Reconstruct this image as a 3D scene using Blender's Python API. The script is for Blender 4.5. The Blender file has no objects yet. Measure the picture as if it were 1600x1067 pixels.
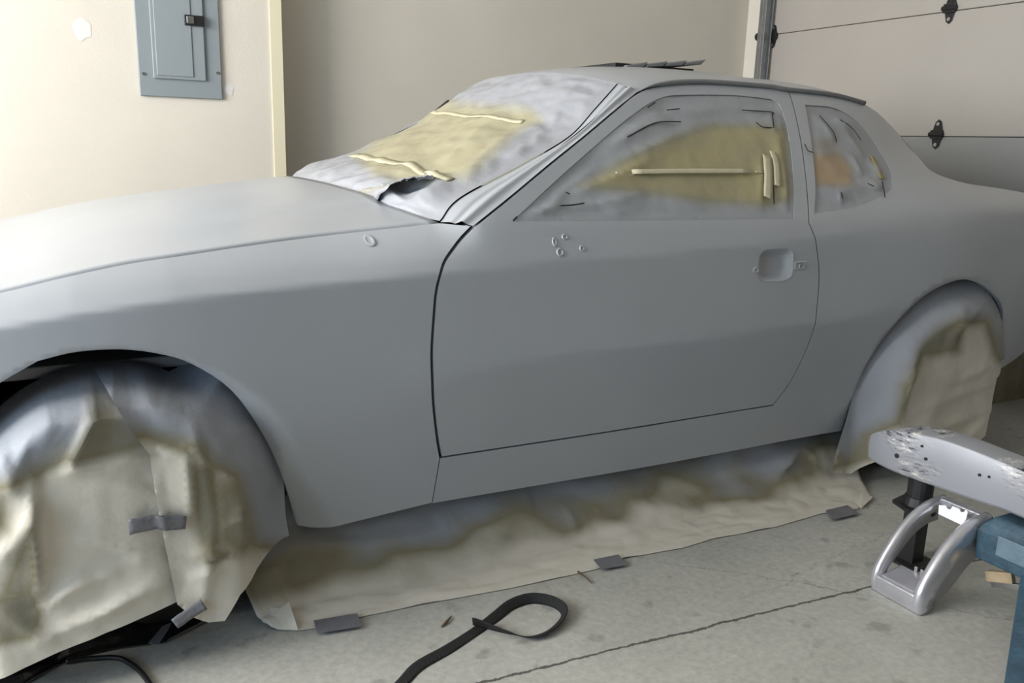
import bpy, bmesh, math, random
import numpy as np
from mathutils import Vector, Matrix, noise, geometry
random.seed(4)
S = bpy.context.scene
COL = S.collection
PI = math.pi

# ------------------------------------------------------------------ camera
FPX = 1320.2385
CAMP = np.array([-0.0520, -1.68527, 1.03518]); YAW, PIT, ROLL = 0.494253, 0.229743, 0.030382
_F = np.array([math.sin(YAW)*math.cos(PIT), math.cos(YAW)*math.cos(PIT), -math.sin(PIT)])
_R = np.cross(_F, [0, 0, 1]); _R /= np.linalg.norm(_R); _U = np.cross(_R, _F)
_c, _s = math.cos(ROLL), math.sin(ROLL)
_R, _U = _c*_R+_s*_U, -_s*_R+_c*_U
cd = bpy.data.cameras.new('camera'); cam = bpy.data.objects.new('camera', cd); COL.objects.link(cam)
cd.sensor_width = 36; cd.lens = FPX*36/1600; cd.clip_start = .02
m = Matrix.Identity(4)
for i in range(3):
    m[i][0] = _R[i]; m[i][1] = _U[i]; m[i][2] = -_F[i]; m[i][3] = CAMP[i]
cam.matrix_world = m; S.camera = cam

# ------------------------------------------------------------------ light + exposure
S.view_settings.view_transform = 'Standard'; S.view_settings.look = 'None'
S.view_settings.exposure = -0.08; S.view_settings.gamma = 1.0
try: S.view_settings.use_curve_mapping = False
except Exception: pass
W = bpy.data.worlds.new('world'); S.world = W; W.use_nodes = True
W.node_tree.nodes['Background'].inputs[0].default_value = (.80, .90, 1.0, 1)
W.node_tree.nodes['Background'].inputs[1].default_value = 1.0
# the room is open to daylight on the left (big doorway) and has a window behind the camera
X0, X1, Y0, Y1, ZC = -3.0, 3.72, -6.0, 2.44, 2.9
def area(name, loc, target, sx, sy, power, col):
    l = bpy.data.lights.new(name, 'AREA'); l.shape = 'RECTANGLE'; l.size = sx; l.size_y = sy; l.energy = power; l.color = col
    o = bpy.data.objects.new(name, l); COL.objects.link(o); o.location = loc
    o.rotation_euler = (Vector(target)-Vector(loc)).to_track_quat('-Z', 'Y').to_euler()
    return o
area('daylight_doorway', (X0-.12, .35, 1.90), (X0+3, 1.0, 1.9), 2.2, 1.65, 290, (1.0, .985, .965))
area('daylight_window', (X0-.12, -1.85, 1.6), (X0+2.7, -.1, .75), 1.6, 1.3, 24, (.50, .73, 1.0)).data.spread = math.radians(125)

# ------------------------------------------------------------------ helpers
def ray(u, v):
    d = _F + _R*(u-800)/FPX - _U*(v-533.5)/FPX
    return d
def on(u, v, ax, val):
    d = ray(u, v); return CAMP + d*((val-CAMP[ax])/d[ax])
def bp(u, v, fn, y0=0.0):
    d = ray(u, v); y = y0
    for _ in range(40):
        P = CAMP + d*((y-CAMP[1])/d[1])
        y = .5*y + .5*fn(P[0], P[2])
    return P
def L(a, b, t): return a+(b-a)*t
def sst(a, b, x):
    t = min(1, max(0, (x-a)/(b-a))); return t*t*(3-2*t)
def interp(x, pts): return float(np.interp(x, [p[0] for p in pts], [p[1] for p in pts]))
def ramp(t, w):
    if t/w > 30: return t
    if t/w < -30: return 0.
    return w*math.log1p(math.exp(t/w))
def catmull(P, n=6, closed=False):
    P = [np.array(p, float) for p in P]; out = []
    N = len(P)
    if N < 3 and not closed:
        return [tuple(L(P[0], P[1], i/n)) for i in range(n+1)]
    rng = range(N if closed else N-1)
    for i in rng:
        if closed: a, b, c, d = P[i-1], P[i], P[(i+1) % N], P[(i+2) % N]
        else:
            b, c = P[i], P[i+1]; a = P[i-1] if i else 2*b-c; d = P[i+2] if i+2 < N else 2*c-b
        for k in range(n):
            t = k/n
            out.append(tuple(.5*((2*b)+(-a+c)*t+(2*a-5*b+4*c-d)*t*t+(-a+3*b-3*c+d)*t**3)))
    if not closed: out.append(tuple(P[-1]))
    return out
def fbm(x, y, z, o=3):
    v = 0; a = 1
    for i in range(o):
        v += a*noise.noise(Vector((x, y, z))*(2**i)); a *= .5
    return v

def mesh(name, V, F, mat, parent=None, smooth=True, normals=None, attrs=None):
    me = bpy.data.meshes.new(name)
    me.from_pydata([tuple(map(float, v)) for v in V], [], [tuple(f) for f in F])
    me.update()
    if smooth:
        for p in me.polygons: p.use_smooth = True
    if attrs:
        for k, vals in attrs.items():
            a = me.attributes.new(k, 'FLOAT', 'POINT'); a.data.foreach_set('value', [float(x) for x in vals])
    if normals is not None:
        me.normals_split_custom_set_from_vertices([tuple(map(float, n)) for n in normals])
    if mat: me.materials.append(mat)
    o = bpy.data.objects.new(name, me); COL.objects.link(o)
    if parent: o.parent = parent
    return o
def empty(name, loc, label=None, cat=None, group=None):
    o = bpy.data.objects.new(name, None); COL.objects.link(o); o.location = loc; o.empty_display_size = .1
    if label: o['label'] = label; o['category'] = cat
    if group: o['group'] = group
    return o
def tag(o, label, cat=None, group=None):
    o['label'] = label
    if cat: o['category'] = cat
    if group: o['group'] = group
    return o
def fixparent(o, p):
    # keep world coordinates of a mesh authored in world space
    o.parent = p; o.matrix_parent_inverse = Matrix.Translation(-Vector(p.location)); return o
class MB:
    def __init__(s): s.V = []; s.F = []
    def add(s, V, F):
        n = len(s.V); s.V += [tuple(v) for v in V]; s.F += [tuple(i+n for i in f) for f in F]
    def box(s, a, b):
        x0, y0, z0 = a; x1, y1, z1 = b
        s.add([(x0,y0,z0),(x1,y0,z0),(x1,y1,z0),(x0,y1,z0),(x0,y0,z1),(x1,y0,z1),(x1,y1,z1),(x0,y1,z1)],
              [(0,3,2,1),(4,5,6,7),(0,1,5,4),(1,2,6,5),(2,3,7,6),(3,0,4,7)])
    def obox(s, c, ax, ay, az):
        c = np.array(c, float); ax, ay, az = map(lambda q: np.array(q, float), (ax, ay, az))
        V = [c+i*ax+j*ay+k*az for k in (-1, 1) for j in (-1, 1) for i in (-1, 1)]
        s.add(V, [(0,2,3,1),(4,5,7,6),(0,1,5,4),(1,3,7,5),(3,2,6,7),(2,0,4,6)])
    def tube(s, P, r, n=12, caps=True):
        P = [Vector(p) for p in P]; rings = []
        up = Vector((0, 0, 1))
        for i, p in enumerate(P):
            t = (P[min(i+1, len(P)-1)]-P[max(i-1, 0)]).normalized()
            u = up if abs(t.dot(up)) < .95 else Vector((1, 0, 0))
            a = t.cross(u).normalized(); b = a.cross(t)
            rr = r[i] if hasattr(r, '__len__') else r
            rings.append([p+(a*math.cos(2*PI*k/n)+b*math.sin(2*PI*k/n))*rr for k in range(n)])
        V = [v for R_ in rings for v in R_]; F = []
        for i in range(len(P)-1):
            for k in range(n): F.append((i*n+k, i*n+(k+1) % n, (i+1)*n+(k+1) % n, (i+1)*n+k))
        if caps: F.append(tuple(range(n))[::-1]); F.append(tuple((len(P)-1)*n+k for k in range(n)))
        s.add(V, F)
    def build(s, name, mat, parent=None, smooth=False, bevel=0, seg=2):
        o = mesh(name, s.V, s.F, mat, parent, smooth)
        if bevel:
            b = o.modifiers.new('bevel', 'BEVEL'); b.width = bevel; b.segments = seg; b.limit_method = 'ANGLE'
        return o
def grid(fn, nu, nv):
    V = [fn(i/nu, j/nv) for j in range(nv+1) for i in range(nu+1)]
    F = [(j*(nu+1)+i, j*(nu+1)+i+1, (j+1)*(nu+1)+i+1, (j+1)*(nu+1)+i) for j in range(nv) for i in range(nu)]
    return V, F

# ------------------------------------------------------------------ materials
def nt(name):
    m_ = bpy.data.materials.new(name); m_.use_nodes = True
    n = m_.node_tree; b = n.nodes['Principled BSDF']; return m_, n, b
def mat(name, col, rough=.5, metal=0., spec=.5, var=0., vscale=8., bump=0., bscale=60., coat=0.):
    m_, n, b = nt(name)
    b.inputs['Base Color'].default_value = (*col, 1); b.inputs['Roughness'].default_value = rough
    b.inputs['Metallic'].default_value = metal; b.inputs['Specular IOR Level'].default_value = spec
    b.inputs['Coat Weight'].default_value = coat
    tc = n.nodes.new('ShaderNodeTexCoord')
    if var:
        nz = n.nodes.new('ShaderNodeTexNoise'); nz.inputs['Scale'].default_value = vscale; nz.inputs['Detail'].default_value = 6
        n.links.new(tc.outputs['Object'], nz.inputs['Vector'])
        r = n.nodes.new('ShaderNodeValToRGB')
        r.color_ramp.elements[0].position = .3; r.color_ramp.elements[1].position = .7
        r.color_ramp.elements[0].color = (*[c*(1-var) for c in col], 1); r.color_ramp.elements[1].color = (*[min(1, c*(1+var)) for c in col], 1)
        n.links.new(nz.outputs['Fac'], r.inputs['Fac']); n.links.new(r.outputs['Color'], b.inputs['Base Color'])
    if bump:
        nz = n.nodes.new('ShaderNodeTexNoise'); nz.inputs['Scale'].default_value = bscale; nz.inputs['Detail'].default_value = 4
        n.links.new(tc.outputs['Object'], nz.inputs['Vector'])
        bm_ = n.nodes.new('ShaderNodeBump'); bm_.inputs['Strength'].default_value = bump; bm_.inputs['Distance'].default_value = .01
        n.links.new(nz.outputs['Fac'], bm_.inputs['Height']); n.links.new(bm_.outputs['Normal'], b.inputs['Normal'])
    return m_
def sheet_mat(name, kraft, dust_shade, primer, rough=.6, bump=.25, bscale=25):
    """masking paper; attribute 'spray' 0..1 is primer overspray, with shade painted into its mid tone"""
    m_, n, b = nt(name); b.inputs['Roughness'].default_value = rough
    tc = n.nodes.new('ShaderNodeTexCoord')
    at = n.nodes.new('ShaderNodeAttribute'); at.attribute_name = 'spray'
    nz = n.nodes.new('ShaderNodeTexNoise'); nz.inputs['Scale'].default_value = 14; nz.inputs['Detail'].default_value = 5
    n.links.new(tc.outputs['Object'], nz.inputs['Vector'])
    ad = n.nodes.new('ShaderNodeMath'); ad.operation = 'MULTIPLY_ADD'
    n.links.new(nz.outputs['Fac'], ad.inputs[0]); ad.inputs[1].default_value = .22; 
    sb = n.nodes.new('ShaderNodeMath'); sb.operation = 'SUBTRACT'; sb.inputs[1].default_value = .11
    n.links.new(at.outputs['Fac'], sb.inputs[0]); n.links.new(sb.outputs[0], ad.inputs[2])
    r = n.nodes.new('ShaderNodeValToRGB'); e = r.color_ramp.elements
    e[0].position = 0.02; e[0].color = (*kraft, 1); e[1].position = .95; e[1].color = (*primer, 1)
    k = e.new(.4); k.color = (*dust_shade, 1)  # olive mid tone: light primer dusting plus painted shade
    n.links.new(ad.outputs[0], r.inputs['Fac']); n.links.new(r.outputs['Color'], b.inputs['Base Color'])
    n2 = n.nodes.new('ShaderNodeTexNoise'); n2.inputs['Scale'].default_value = bscale; n2.inputs['Detail'].default_value = 5
    n.links.new(tc.outputs['Object'], n2.inputs['Vector'])
    bu = n.nodes.new('ShaderNodeBump'); bu.inputs['Strength'].default_value = bump; bu.inputs['Distance'].default_value = .012
    n.links.new(n2.outputs['Fac'], bu.inputs['Height']); n.links.new(bu.outputs['Normal'], b.inputs['Normal'])
    return m_
M = {}
M['primer'] = mat('grey_primer', (.392, .412, .440), .33, spec=.8, var=.03, vscale=3, bump=.03, bscale=500)
M['primer_in'] = mat('inner_primer', (.20, .205, .21), .7)
M['seal_shade'] = mat('black_seal_shade', (.012, .013, .014), .6)  # seal black, also used as painted shade in panel gaps
M['dark'] = mat('dark_inner', (.03, .03, .032), .8)
M['rubber'] = mat('tyre_rubber', (.02, .02, .02), .8, bump=.2)
M['wall'] = mat('cream_wall_paint', (.66, .62, .545), .75, var=.03, vscale=2.5, bump=.05, bscale=90)
M['wallw'] = mat('white_trim_paint', (.72, .68, .60), .6, var=.02)
M['trimy'] = mat('yellowish_trim', (.74, .68, .50), .6)
M['ceil'] = mat('ceiling_paint', (.66, .64, .60), .85)
M['wallf'] = mat('dark_unseen_wall', (.10, .095, .085), .8)  # unseen wall, darkened to cut bounce light on the car side
M['gdoor2'] = mat('lower_garage_door_paint', (.30, .305, .30), .6, var=.03, vscale=2.0, bump=.08, bscale=40)  # darker, cooler grey for the lower door panels
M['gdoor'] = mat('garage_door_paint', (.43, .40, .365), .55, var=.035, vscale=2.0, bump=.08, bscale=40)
M['ebox'] = mat('grey_enamel', (.25, .285, .305), .4, var=.02)
M['eboxd'] = mat('grey_enamel_door', (.26, .295, .315), .4)
M['black'] = mat('black_plastic', (.015, .015, .016), .35)
M['bag'] = mat('black_bag_plastic', (.008, .008, .009), .22, spec=.6, bump=.3, bscale=18)
M['galv'] = mat('galvanised_steel', (.30, .31, .32), .4, metal=.8, var=.1, vscale=20)
M['steel'] = mat('steel_bits', (.45, .45, .45), .35, metal=1)
M['tape'] = mat('grey_duct_tape', (.165, .165, .18), .42, var=.1, vscale=30, bump=.2, bscale=120)
M['mtape'] = mat('cream_masking_tape', (.56, .52, .36), .55, bump=.15, bscale=80)
M['strap'] = mat('black_webbing', (.012, .012, .012), .75, bump=.5, bscale=300)
M['blue'] = mat('blue_painted_wood', (.030, .068, .100), .6, var=.35, vscale=22, bump=.35, bscale=50)
M['bluew'] = mat('blue_worn', (.12, .18, .225), .7, var=.25, vscale=14, bump=.3)
M['blackst'] = mat('black_painted_steel', (.012, .012, .013), .5, var=.3, vscale=30)
M['wood'] = mat('raw_wood', (.35, .27, .17), .7, var=.2, vscale=30)
M['white'] = mat('white_plastic', (.85, .86, .90), .4)
M['cord'] = mat('black_cord', (.012, .012, .014), .4)
M['rust'] = mat('brown_twig', (.12, .075, .04), .8)
M['paper'] = sheet_mat('masking_paper', (.60, .56, .48), (.225, .20, .125), (.31, .33, .37))
M['wpaper'] = sheet_mat('windshield_paper', (.42, .385, .25), (.36, .345, .265), (.335, .345, .375), rough=.45)
M['spaper'] = sheet_mat('side_window_paper', (.40, .35, .19), (.31, .295, .21), (.335, .35, .372), rough=.5, bump=.14)
M['qpaper'] = sheet_mat('quarter_window_paper', (.42, .31, .19), (.32, .29, .25), (.335, .35, .372), rough=.5, bump=.14)

M['spaperk'] = mat('ochre_tape', (.30, .26, .09), .5)
def floor_mat():
    m_, n, b = nt('concrete_floor'); b.inputs['Roughness'].default_value = .62; b.inputs['Specular IOR Level'].default_value = .3
    tc = n.nodes.new('ShaderNodeTexCoord'); lk = n.links.new
    def nz(sc, det=6, ro=.6, dist=0):
        q = n.nodes.new('ShaderNodeTexNoise'); q.inputs['Scale'].default_value = sc; q.inputs['Detail'].default_value = det
        q.inputs['Roughness'].default_value = ro; q.inputs['Distortion'].default_value = dist
        lk(tc.outputs['Object'], q.inputs['Vector']); return q
    def mth(op, a, b_=None, c=None):
        q = n.nodes.new('ShaderNodeMath'); q.operation = op
        for i, v in enumerate((a, b_, c)):
            if v is None: continue
            if isinstance(v, (int, float)): q.inputs[i].default_value = v
            else: lk(v, q.inputs[i])
        return q.outputs[0]
    def ramp_(f, a, b_, ca, cb):
        r = n.nodes.new('ShaderNodeValToRGB'); r.color_ramp.elements[0].position = a; r.color_ramp.elements[1].position = b_
        r.color_ramp.elements[0].color = ca; r.color_ramp.elements[1].color = cb; lk(f, r.inputs['Fac']); return r.outputs['Color']
    def mix(f, a, c, mode='MIX'):
        q = n.nodes.new('ShaderNodeMix'); q.data_type = 'RGBA'; q.blend_type = mode
        if isinstance(f, (int, float)): q.inputs['Factor'].default_value = f
        else: lk(f, q.inputs['Factor'])
        for k, v in (('A', a), ('B', c)):
            s_ = [i for i in q.inputs if i.name == k and i.type == 'RGBA'][0]
            if isinstance(v, tuple): s_.default_value = v
            else: lk(v, s_)
        return [o for o in q.outputs if o.type == 'RGBA'][0]
    base = ramp_(nz(1.7, 8, .65).outputs['Fac'], .3, .72, (.36, .36, .325, 1), (.49, .485, .445, 1))
    fine = ramp_(nz(60, 4).outputs['Fac'], .3, .7, (.82, .82, .82, 1), (1.06, 1.06, 1.06, 1))
    c = mix(1.0, base, fine, 'MULTIPLY')
    sp = ramp_(nz(13, 3, .5).outputs['Fac'], .62, .72, (0, 0, 0, 1), (1, 1, 1, 1))
    c = mix(mth('MULTIPLY', sp, .42), c, (.13, .12, .105, 1))
    sp2 = ramp_(nz(3.2, 5, .6, .5).outputs['Fac'], .60, .75, (0, 0, 0, 1), (1, 1, 1, 1))
    c = mix(mth('MULTIPLY', sp2, .35), c, (.20, .165, .115, 1))
    # saw joint and hairline cracks: distance to lines in floor coordinates, wobbling with noise
    sep = n.nodes.new('ShaderNodeSeparateXYZ'); lk(tc.outputs['Object'], sep.inputs[0])
    def crack(x0, y0, x1, y1, wob, wsc, wid, k):
        nonlocal c
        dx, dy = x1-x0, y1-y0; l_ = math.hypot(dx, dy); nx, ny = -dy/l_, dx/l_
        d = mth('ADD', mth('MULTIPLY_ADD', sep.outputs[0], nx, -(x0*nx+y0*ny)), mth('MULTIPLY', sep.outputs[1], ny))
        d = mth('ADD', d, mth('MULTIPLY', mth('SUBTRACT', nz(wsc, 6, .75).outputs['Fac'], .5), wob))
        t = mth('ADD', mth('MULTIPLY_ADD', sep.outputs[0], dx/l_, -(x0*dx+y0*dy)/l_), mth('MULTIPLY', sep.outputs[1], dy/l_))
        inside = mth('MULTIPLY', mth('GREATER_THAN', t, 0), mth('LESS_THAN', t, l_))
        w_ = mth('MULTIPLY_ADD', nz(40, 3).outputs['Fac'], wid*1.6, wid*.2)
        mk = mth('MULTIPLY', mth('LESS_THAN', mth('ABSOLUTE', d), w_), inside)
        c = mix(mth('MULTIPLY', mk, k), c, (.05, .045, .04, 1))
        return mk
    mk = crack(.2, -.346, 3.4, -.565, .03, 16, .0035, .85)
    crack(1.15, -.02, 2.05, -.92, .10, 5, .0012, .5)
    crack(1.95, -.25, 1.30, -.36, .12, 6, .0010, .45)
    lk(c, b.inputs['Base Color'])
    h = mth('SUBTRACT', mth('MULTIPLY', nz(90, 5).outputs['Fac'], .25), mk)
    bu = n.nodes.new('ShaderNodeBump'); bu.inputs['Strength'].default_value = .35; bu.inputs['Distance'].default_value = .006
    lk(h, bu.inputs['Height']); lk(bu.outputs['Normal'], b.inputs['Normal'])
    return m_
M['floor'] = floor_mat()
def worn_mat():
    """bare sanded metal with scratches and dark pits"""
    m_, n, b = nt('scuffed_aluminium'); lk = n.links.new
    b.inputs['Metallic'].default_value = .25; b.inputs['Roughness'].default_value = .5
    tc = n.nodes.new('ShaderNodeTexCoord'); mp = n.nodes.new('ShaderNodeMapping'); mp.inputs['Scale'].default_value = (1, 1, 5)
    mp.inputs['Rotation'].default_value = (.5, .3, .4)
    lk(tc.outputs['Object'], mp.inputs['Vector'])
    n1 = n.nodes.new('ShaderNodeTexNoise'); n1.inputs['Scale'].default_value = 26; n1.inputs['Detail'].default_value = 9; n1.inputs['Roughness'].default_value = .75
    lk(mp.outputs[0], n1.inputs['Vector'])
    n2 = n.nodes.new('ShaderNodeTexNoise'); n2.inputs['Scale'].default_value = 6.5; n2.inputs['Detail'].default_value = 2
    lk(tc.outputs['Object'], n2.inputs['Vector'])
    r2 = n.nodes.new('ShaderNodeValToRGB'); r2.color_ramp.elements[0].position = .52; r2.color_ramp.elements[1].position = .62
    lk(n2.outputs['Fac'], r2.inputs['Fac'])
    r = n.nodes.new('ShaderNodeValToRGB'); e = r.color_ramp.elements
    e[0].position = .41; e[0].color = (.02, .02, .025, 1); e[1].position = .455; e[1].color = (.31, .32, .35, 1)
    k = e.new(.56); k.color = (.34, .34, .36, 1); k = e.new(.60); k.color = (.75, .72, .66, 1)
    lk(n1.outputs['Fac'], r.inputs['Fac'])
    mx = n.nodes.new('ShaderNodeMix'); mx.data_type = 'RGBA'
    lk(r2.outputs['Color'], mx.inputs['Factor'])
    ii = [i for i in mx.inputs if i.type == 'RGBA']; ii[0].default_value = (.31, .32, .35, 1); lk(r.outputs['Color'], ii[1])
    lk([o for o in mx.outputs if o.type == 'RGBA'][0], b.inputs['Base Color'])
    return m_
M['alu'] = worn_mat()
M['chrome'] = mat('polished_metal', (.62, .62, .66), .27, metal=.7, var=.1, vscale=12, bump=.08, bscale=40)

# ------------------------------------------------------------------ the room
def struct(o): o['kind'] = 'structure'; return o
def slab(name, a, b, mt):
    q = MB(); q.box(a, b); return struct(q.build(name, mt))
slab('floor', (X0-.2, Y0-.2, -.1), (X1+.2, Y1+.2, 0), M['floor'])
slab('ceiling', (X0-.2, Y0-.2, ZC), (X1+.2, Y1+.2, ZC+.1), M['ceil'])
slab('wall_back', (X0, Y1, 0), (X1+.2, Y1+.12, ZC), M['wall'])
# nearer stretch of the back wall stands forward of the rest
XS = on(441, 150, 1, 2.25)[0]
slab('wall_back_left', (X0, 2.25, 0), (XS, Y1, ZC), M['wall'])
slab('trim_1', (XS-.045, 2.243, 0), (XS+.006, 2.25, ZC), M['trimy'])
slab('wall_front', (X0, Y0-.12, 0), (X1+.2, Y0, ZC), M['wallf'])
q = MB(); q.box((X0-.12, Y0-.12, 0), (X0, -2.65, ZC)); q.box((X0-.12, -2.65, 0), (X0, -.98, .8)); q.box((X0-.12, -2.65, 2.35), (X0, -.98, ZC)); q.box((X0-.12, -.98, 0), (X0, -.8, ZC)); q.box((X0-.12, 1.5, 0), (X0, Y1+.12, ZC)); q.box((X0-.12, -.8, 2.8), (X0, 1.5, ZC)); q.box((X0-.12, -.8, 0), (X0, 1.5, 1.05))
struct(q.build('wall_left', M['wall']))
# garage door wall on the right, x = X1
XD = X1-.02
yj = on(1189, 100, 0, X1-.06)[1]      # door edge / track
q = MB(); q.box((X1, Y0-.12, 0), (X1+.12, -2.2, ZC)); q.box((X1, yj-.02, 0), (X1+.12, Y1+.12, ZC)); q.box((X1, -2.2, 2.35), (X1+.12, yj, ZC))
struct(q.build('wall_right', M['wallw']))
yc = on(1166, 60, 0, X1)[1]
print('corner y', yc, 'Y1', Y1, 'yj', yj)
gd = empty('door_1', (XD, yj, 0)); gd['kind'] = 'structure'
pA = on(1218, 54, 0, XD); pB = on(1486, 16, 0, XD); pC = on(1398.6, 212, 0, XD); pD = on(1600, 215.6, 0, XD); pE = on(1600, 0, 0, XD)
print('seams', pA, pB, pE, pC, pD)
zs2 = (pA[2]+pB[2])/2; zs1 = (pC[2]+pD[2])/2; hh = zs2-zs1
seams = [0, zs1-hh, zs1, zs2, 2.36]
if seams[1] < .2: seams = [0, zs1/2, zs1, zs2, 2.36]
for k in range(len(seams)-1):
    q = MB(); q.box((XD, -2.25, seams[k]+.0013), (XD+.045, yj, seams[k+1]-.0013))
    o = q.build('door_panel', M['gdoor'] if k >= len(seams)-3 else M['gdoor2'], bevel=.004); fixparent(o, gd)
q = MB(); q.box((XD+.046, -2.25, 0), (XD+.05, yj, 2.4)); fixparent(q.build('door_light_block', M['dark']), gd)  # added sheet, blocks light leaking through the panel seams
def hinge(y, z, scale=1.):
    q = MB()
    # two knuckled leaves with a waist
    for sg in (-1, 1):
        prof = [(-.030, .004), (-.024, .030), (-.016, .058), (0, .070), (.016, .058), (.024, .030), (.030, .004)]
        V = [(XD-.004, y+a*scale, z+sg*b*scale) for a, b in prof]+[(XD, y+a*scale, z+sg*b*scale) for a, b in prof]
        n = len(prof); F = [tuple(range(n)), tuple(range(n, 2*n))[::-1]]+[(i, i+n, (i+1) % n+n, (i+1) % n) for i in range(n)]
        q.add(V, F)
    q.tube([(XD-.012, y-.036, z), (XD-.012, y+.036, z)], .012, 10)
    q.box((XD-.016, y-.03, z-.02), (XD, y+.03, z+.02))
    o = fixparent(q.build('hinge', M['black'], bevel=.001), gd)
    for sg in (-1, 1):
        b = MB(); b.tube([(XD-.009, y, z+sg*.048), (XD-.003, y, z+sg*.048)], .009, 8)
        c = b.build('bolt', M['steel']); c.parent = o
for (u, v) in ((1486, 13), (1465, 210)):
    P = on(u, v, 0, XD); hinge(P[1], P[2], 1.0)
P = on(1207, 57, 0, XD-.01); hinge(P[1], P[2], .95)
q = MB(); q.tube([(XD-.055, P[1]+.02, P[2]), (XD-.055, P[1]+.075, P[2])], .022, 14); fixparent(q.build('roller', M['black'], smooth=False), gd)
# vertical track: folded C channel
yt = on(1196, 60, 0, XD-.05)[1]
q = MB(); q.box((XD-.085, yt-.004, 0), (XD-.02, yt+.0, 2.3)); q.box((XD-.085, yt-.022, 0), (XD-.081, yt, 2.3)); q.box((XD-.085, yt, 0), (XD-.08, yt+.03, 2.3)); q.box((XD-.03, yt-.02, 0), (XD-.026, yt, 2.3))
fixparent(q.build('track', M['galv'], bevel=.001), gd)
q = MB(); q.box((XD-.006, yj-.004, 0), (XD+.0, yj+.012, 2.3)); fixparent(q.build('weatherstrip', M['dark']), gd)

# electrical panel
yP = 2.25
a = on(219, 153, 1, yP-.012); b = on(348, 152, 1, yP-.012)
ex0, ex1, ez0 = a[0], b[0], (a[2]+b[2])/2
print('epanel', ex0, ex1, ez0)
ep = empty('electrical_panel', ((ex0+ex1)/2, yP, ez0), 'grey metal electrical breaker panel mounted on the cream back wall', 'electrical panel')
ez1 = ez0+.78
q = MB(); q.box((ex0, yP-.014, ez0), (ex1, yP, ez1)); fixparent(q.build('cover', M['ebox'], bevel=.004), ep)
d0 = on(240, 122, 1, yP-.02); d1 = on(322, 122, 1, yP-.02)
dx0, dx1, dz0 = d0[0], d1[0], d0[2]
q = MB(); q.box((dx0, yP-.024, dz0), (dx1, yP-.014, ez1-.06)); pd_ = fixparent(q.build('panel_door', M['eboxd'], bevel=.003), ep)
q = MB(); q.box((dx0+.014, yP-.028, dz0+.012), (dx1-.05, yP-.023, ez1-.08)); c = q.build('raised_field', M['eboxd'], bevel=.003); c.parent = pd_
l0 = on(304, 32, 1, yP-.03)
q = MB(); q.box((l0[0]-.040, yP-.036, l0[2]-.022), (l0[0]+.038, yP-.024, l0[2]+.020)); c = q.build('latch', M['black'], bevel=.003); c.parent = pd_
q = MB(); q.box((l0[0]-.032, yP-.040, l0[2]-.014), (l0[0]-.004, yP-.034, l0[2]+.014)); c = q.build('latch_tab', M['steel'], bevel=.002); c.parent = pd_
for (u, v) in ((224, 115), (340, 114)):
    P = on(u, v, 1, yP-.015); q = MB(); q.tube([(P[0], yP-.019, P[2]), (P[0], yP-.014, P[2])], .006, 10); fixparent(q.build('screw', M['steel']), ep)
# small patches of old filler on the wall
def blob_patch(name, u, v, y, rx, rz, mt, label):
    P = on(u, v, 1, y); V = [(P[0], y-.0015, P[2])]; n = 26
    for k in range(n):
        a_ = 2*PI*k/n; r = 1+.35*noise.noise(Vector((math.cos(a_)*1.3+u, math.sin(a_)*1.3, v)))
        V.append((P[0]+rx*r*math.cos(a_), y-.001, P[2]+rz*r*math.sin(a_)))
    o = mesh(name, V, [(0, 1+(k+1) % n, 1+k) for k in range(n)], mt); o['kind'] = 'structure'; return o
M['filler'] = mat('white_filler', (.70, .68, .66), .8)
blob_patch('trim_2', 128, 46, 2.25, .034, .040, M['filler'], '')
blob_patch('trim_3', 358, 140, 2.25, .020, .022, M['filler'], '')

# ================================================================== THE CAR
# x to the rear, y across (left side of the body at y=0, right side at YW), z up
YW = 1.735
car = empty('car', (1.2, YW/2, 0), 'two-door coupe in flat grey primer, windows and wheels masked with paper', 'car')
def cp(o): return fixparent(o, car)
def base(x):
    v = 0.0
    if x < .25: v += .055*((.25-x)/.9)**2
    if x > 2.72: v += .42*(x-2.72)**2
    v -= .018*math.exp(-((x-.02)/.30)**2)
    v -= .034*math.exp(-((x-2.42)/.34)**2)
    return v
# creases traced on the body side
R1 = [(0, 512), (115, 491), (270, 469), (405, 454), (540, 441), (690, 427), (840, 412), (1000, 399), (1140, 387), (1290, 371), (1450, 352), (1600, 336)]
R2 = [(300, 640), (675, 588), (840, 563), (1050, 536), (1270, 506), (1400, 488), (1560, 465)]
r1 = [(P[0], P[2]) for P in (bp(u, v, lambda x, z: base(x)+.018) for u, v in R1)]
r2 = [(P[0], P[2]) for P in (bp(u, v, lambda x, z: base(x)) for u, v in R2)]
BELT = [(750, 351), (900, 350), (1100, 348), (1262, 346), (1380, 338), (1500, 330)]
rb = [(P[0], P[2]) for P in (bp(u, v, lambda x, z: base(x)+.055) for u, v in BELT)]
print('r1', np.round(r1, 3).tolist()); print('r2', np.round(r2, 3).tolist()); print('belt', np.round(rb, 3).tolist())
def ext(x, pts):
    if x < pts[0][0]:
        (a, b), (c, d) = pts[0], pts[1]; return b+(x-a)*(d-b)/(c-a)
    if x > pts[-1][0]:
        (a, b), (c, d) = pts[-2], pts[-1]; return d+(x-c)*(d-b)/(c-a)
    return interp(x, pts)
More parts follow.
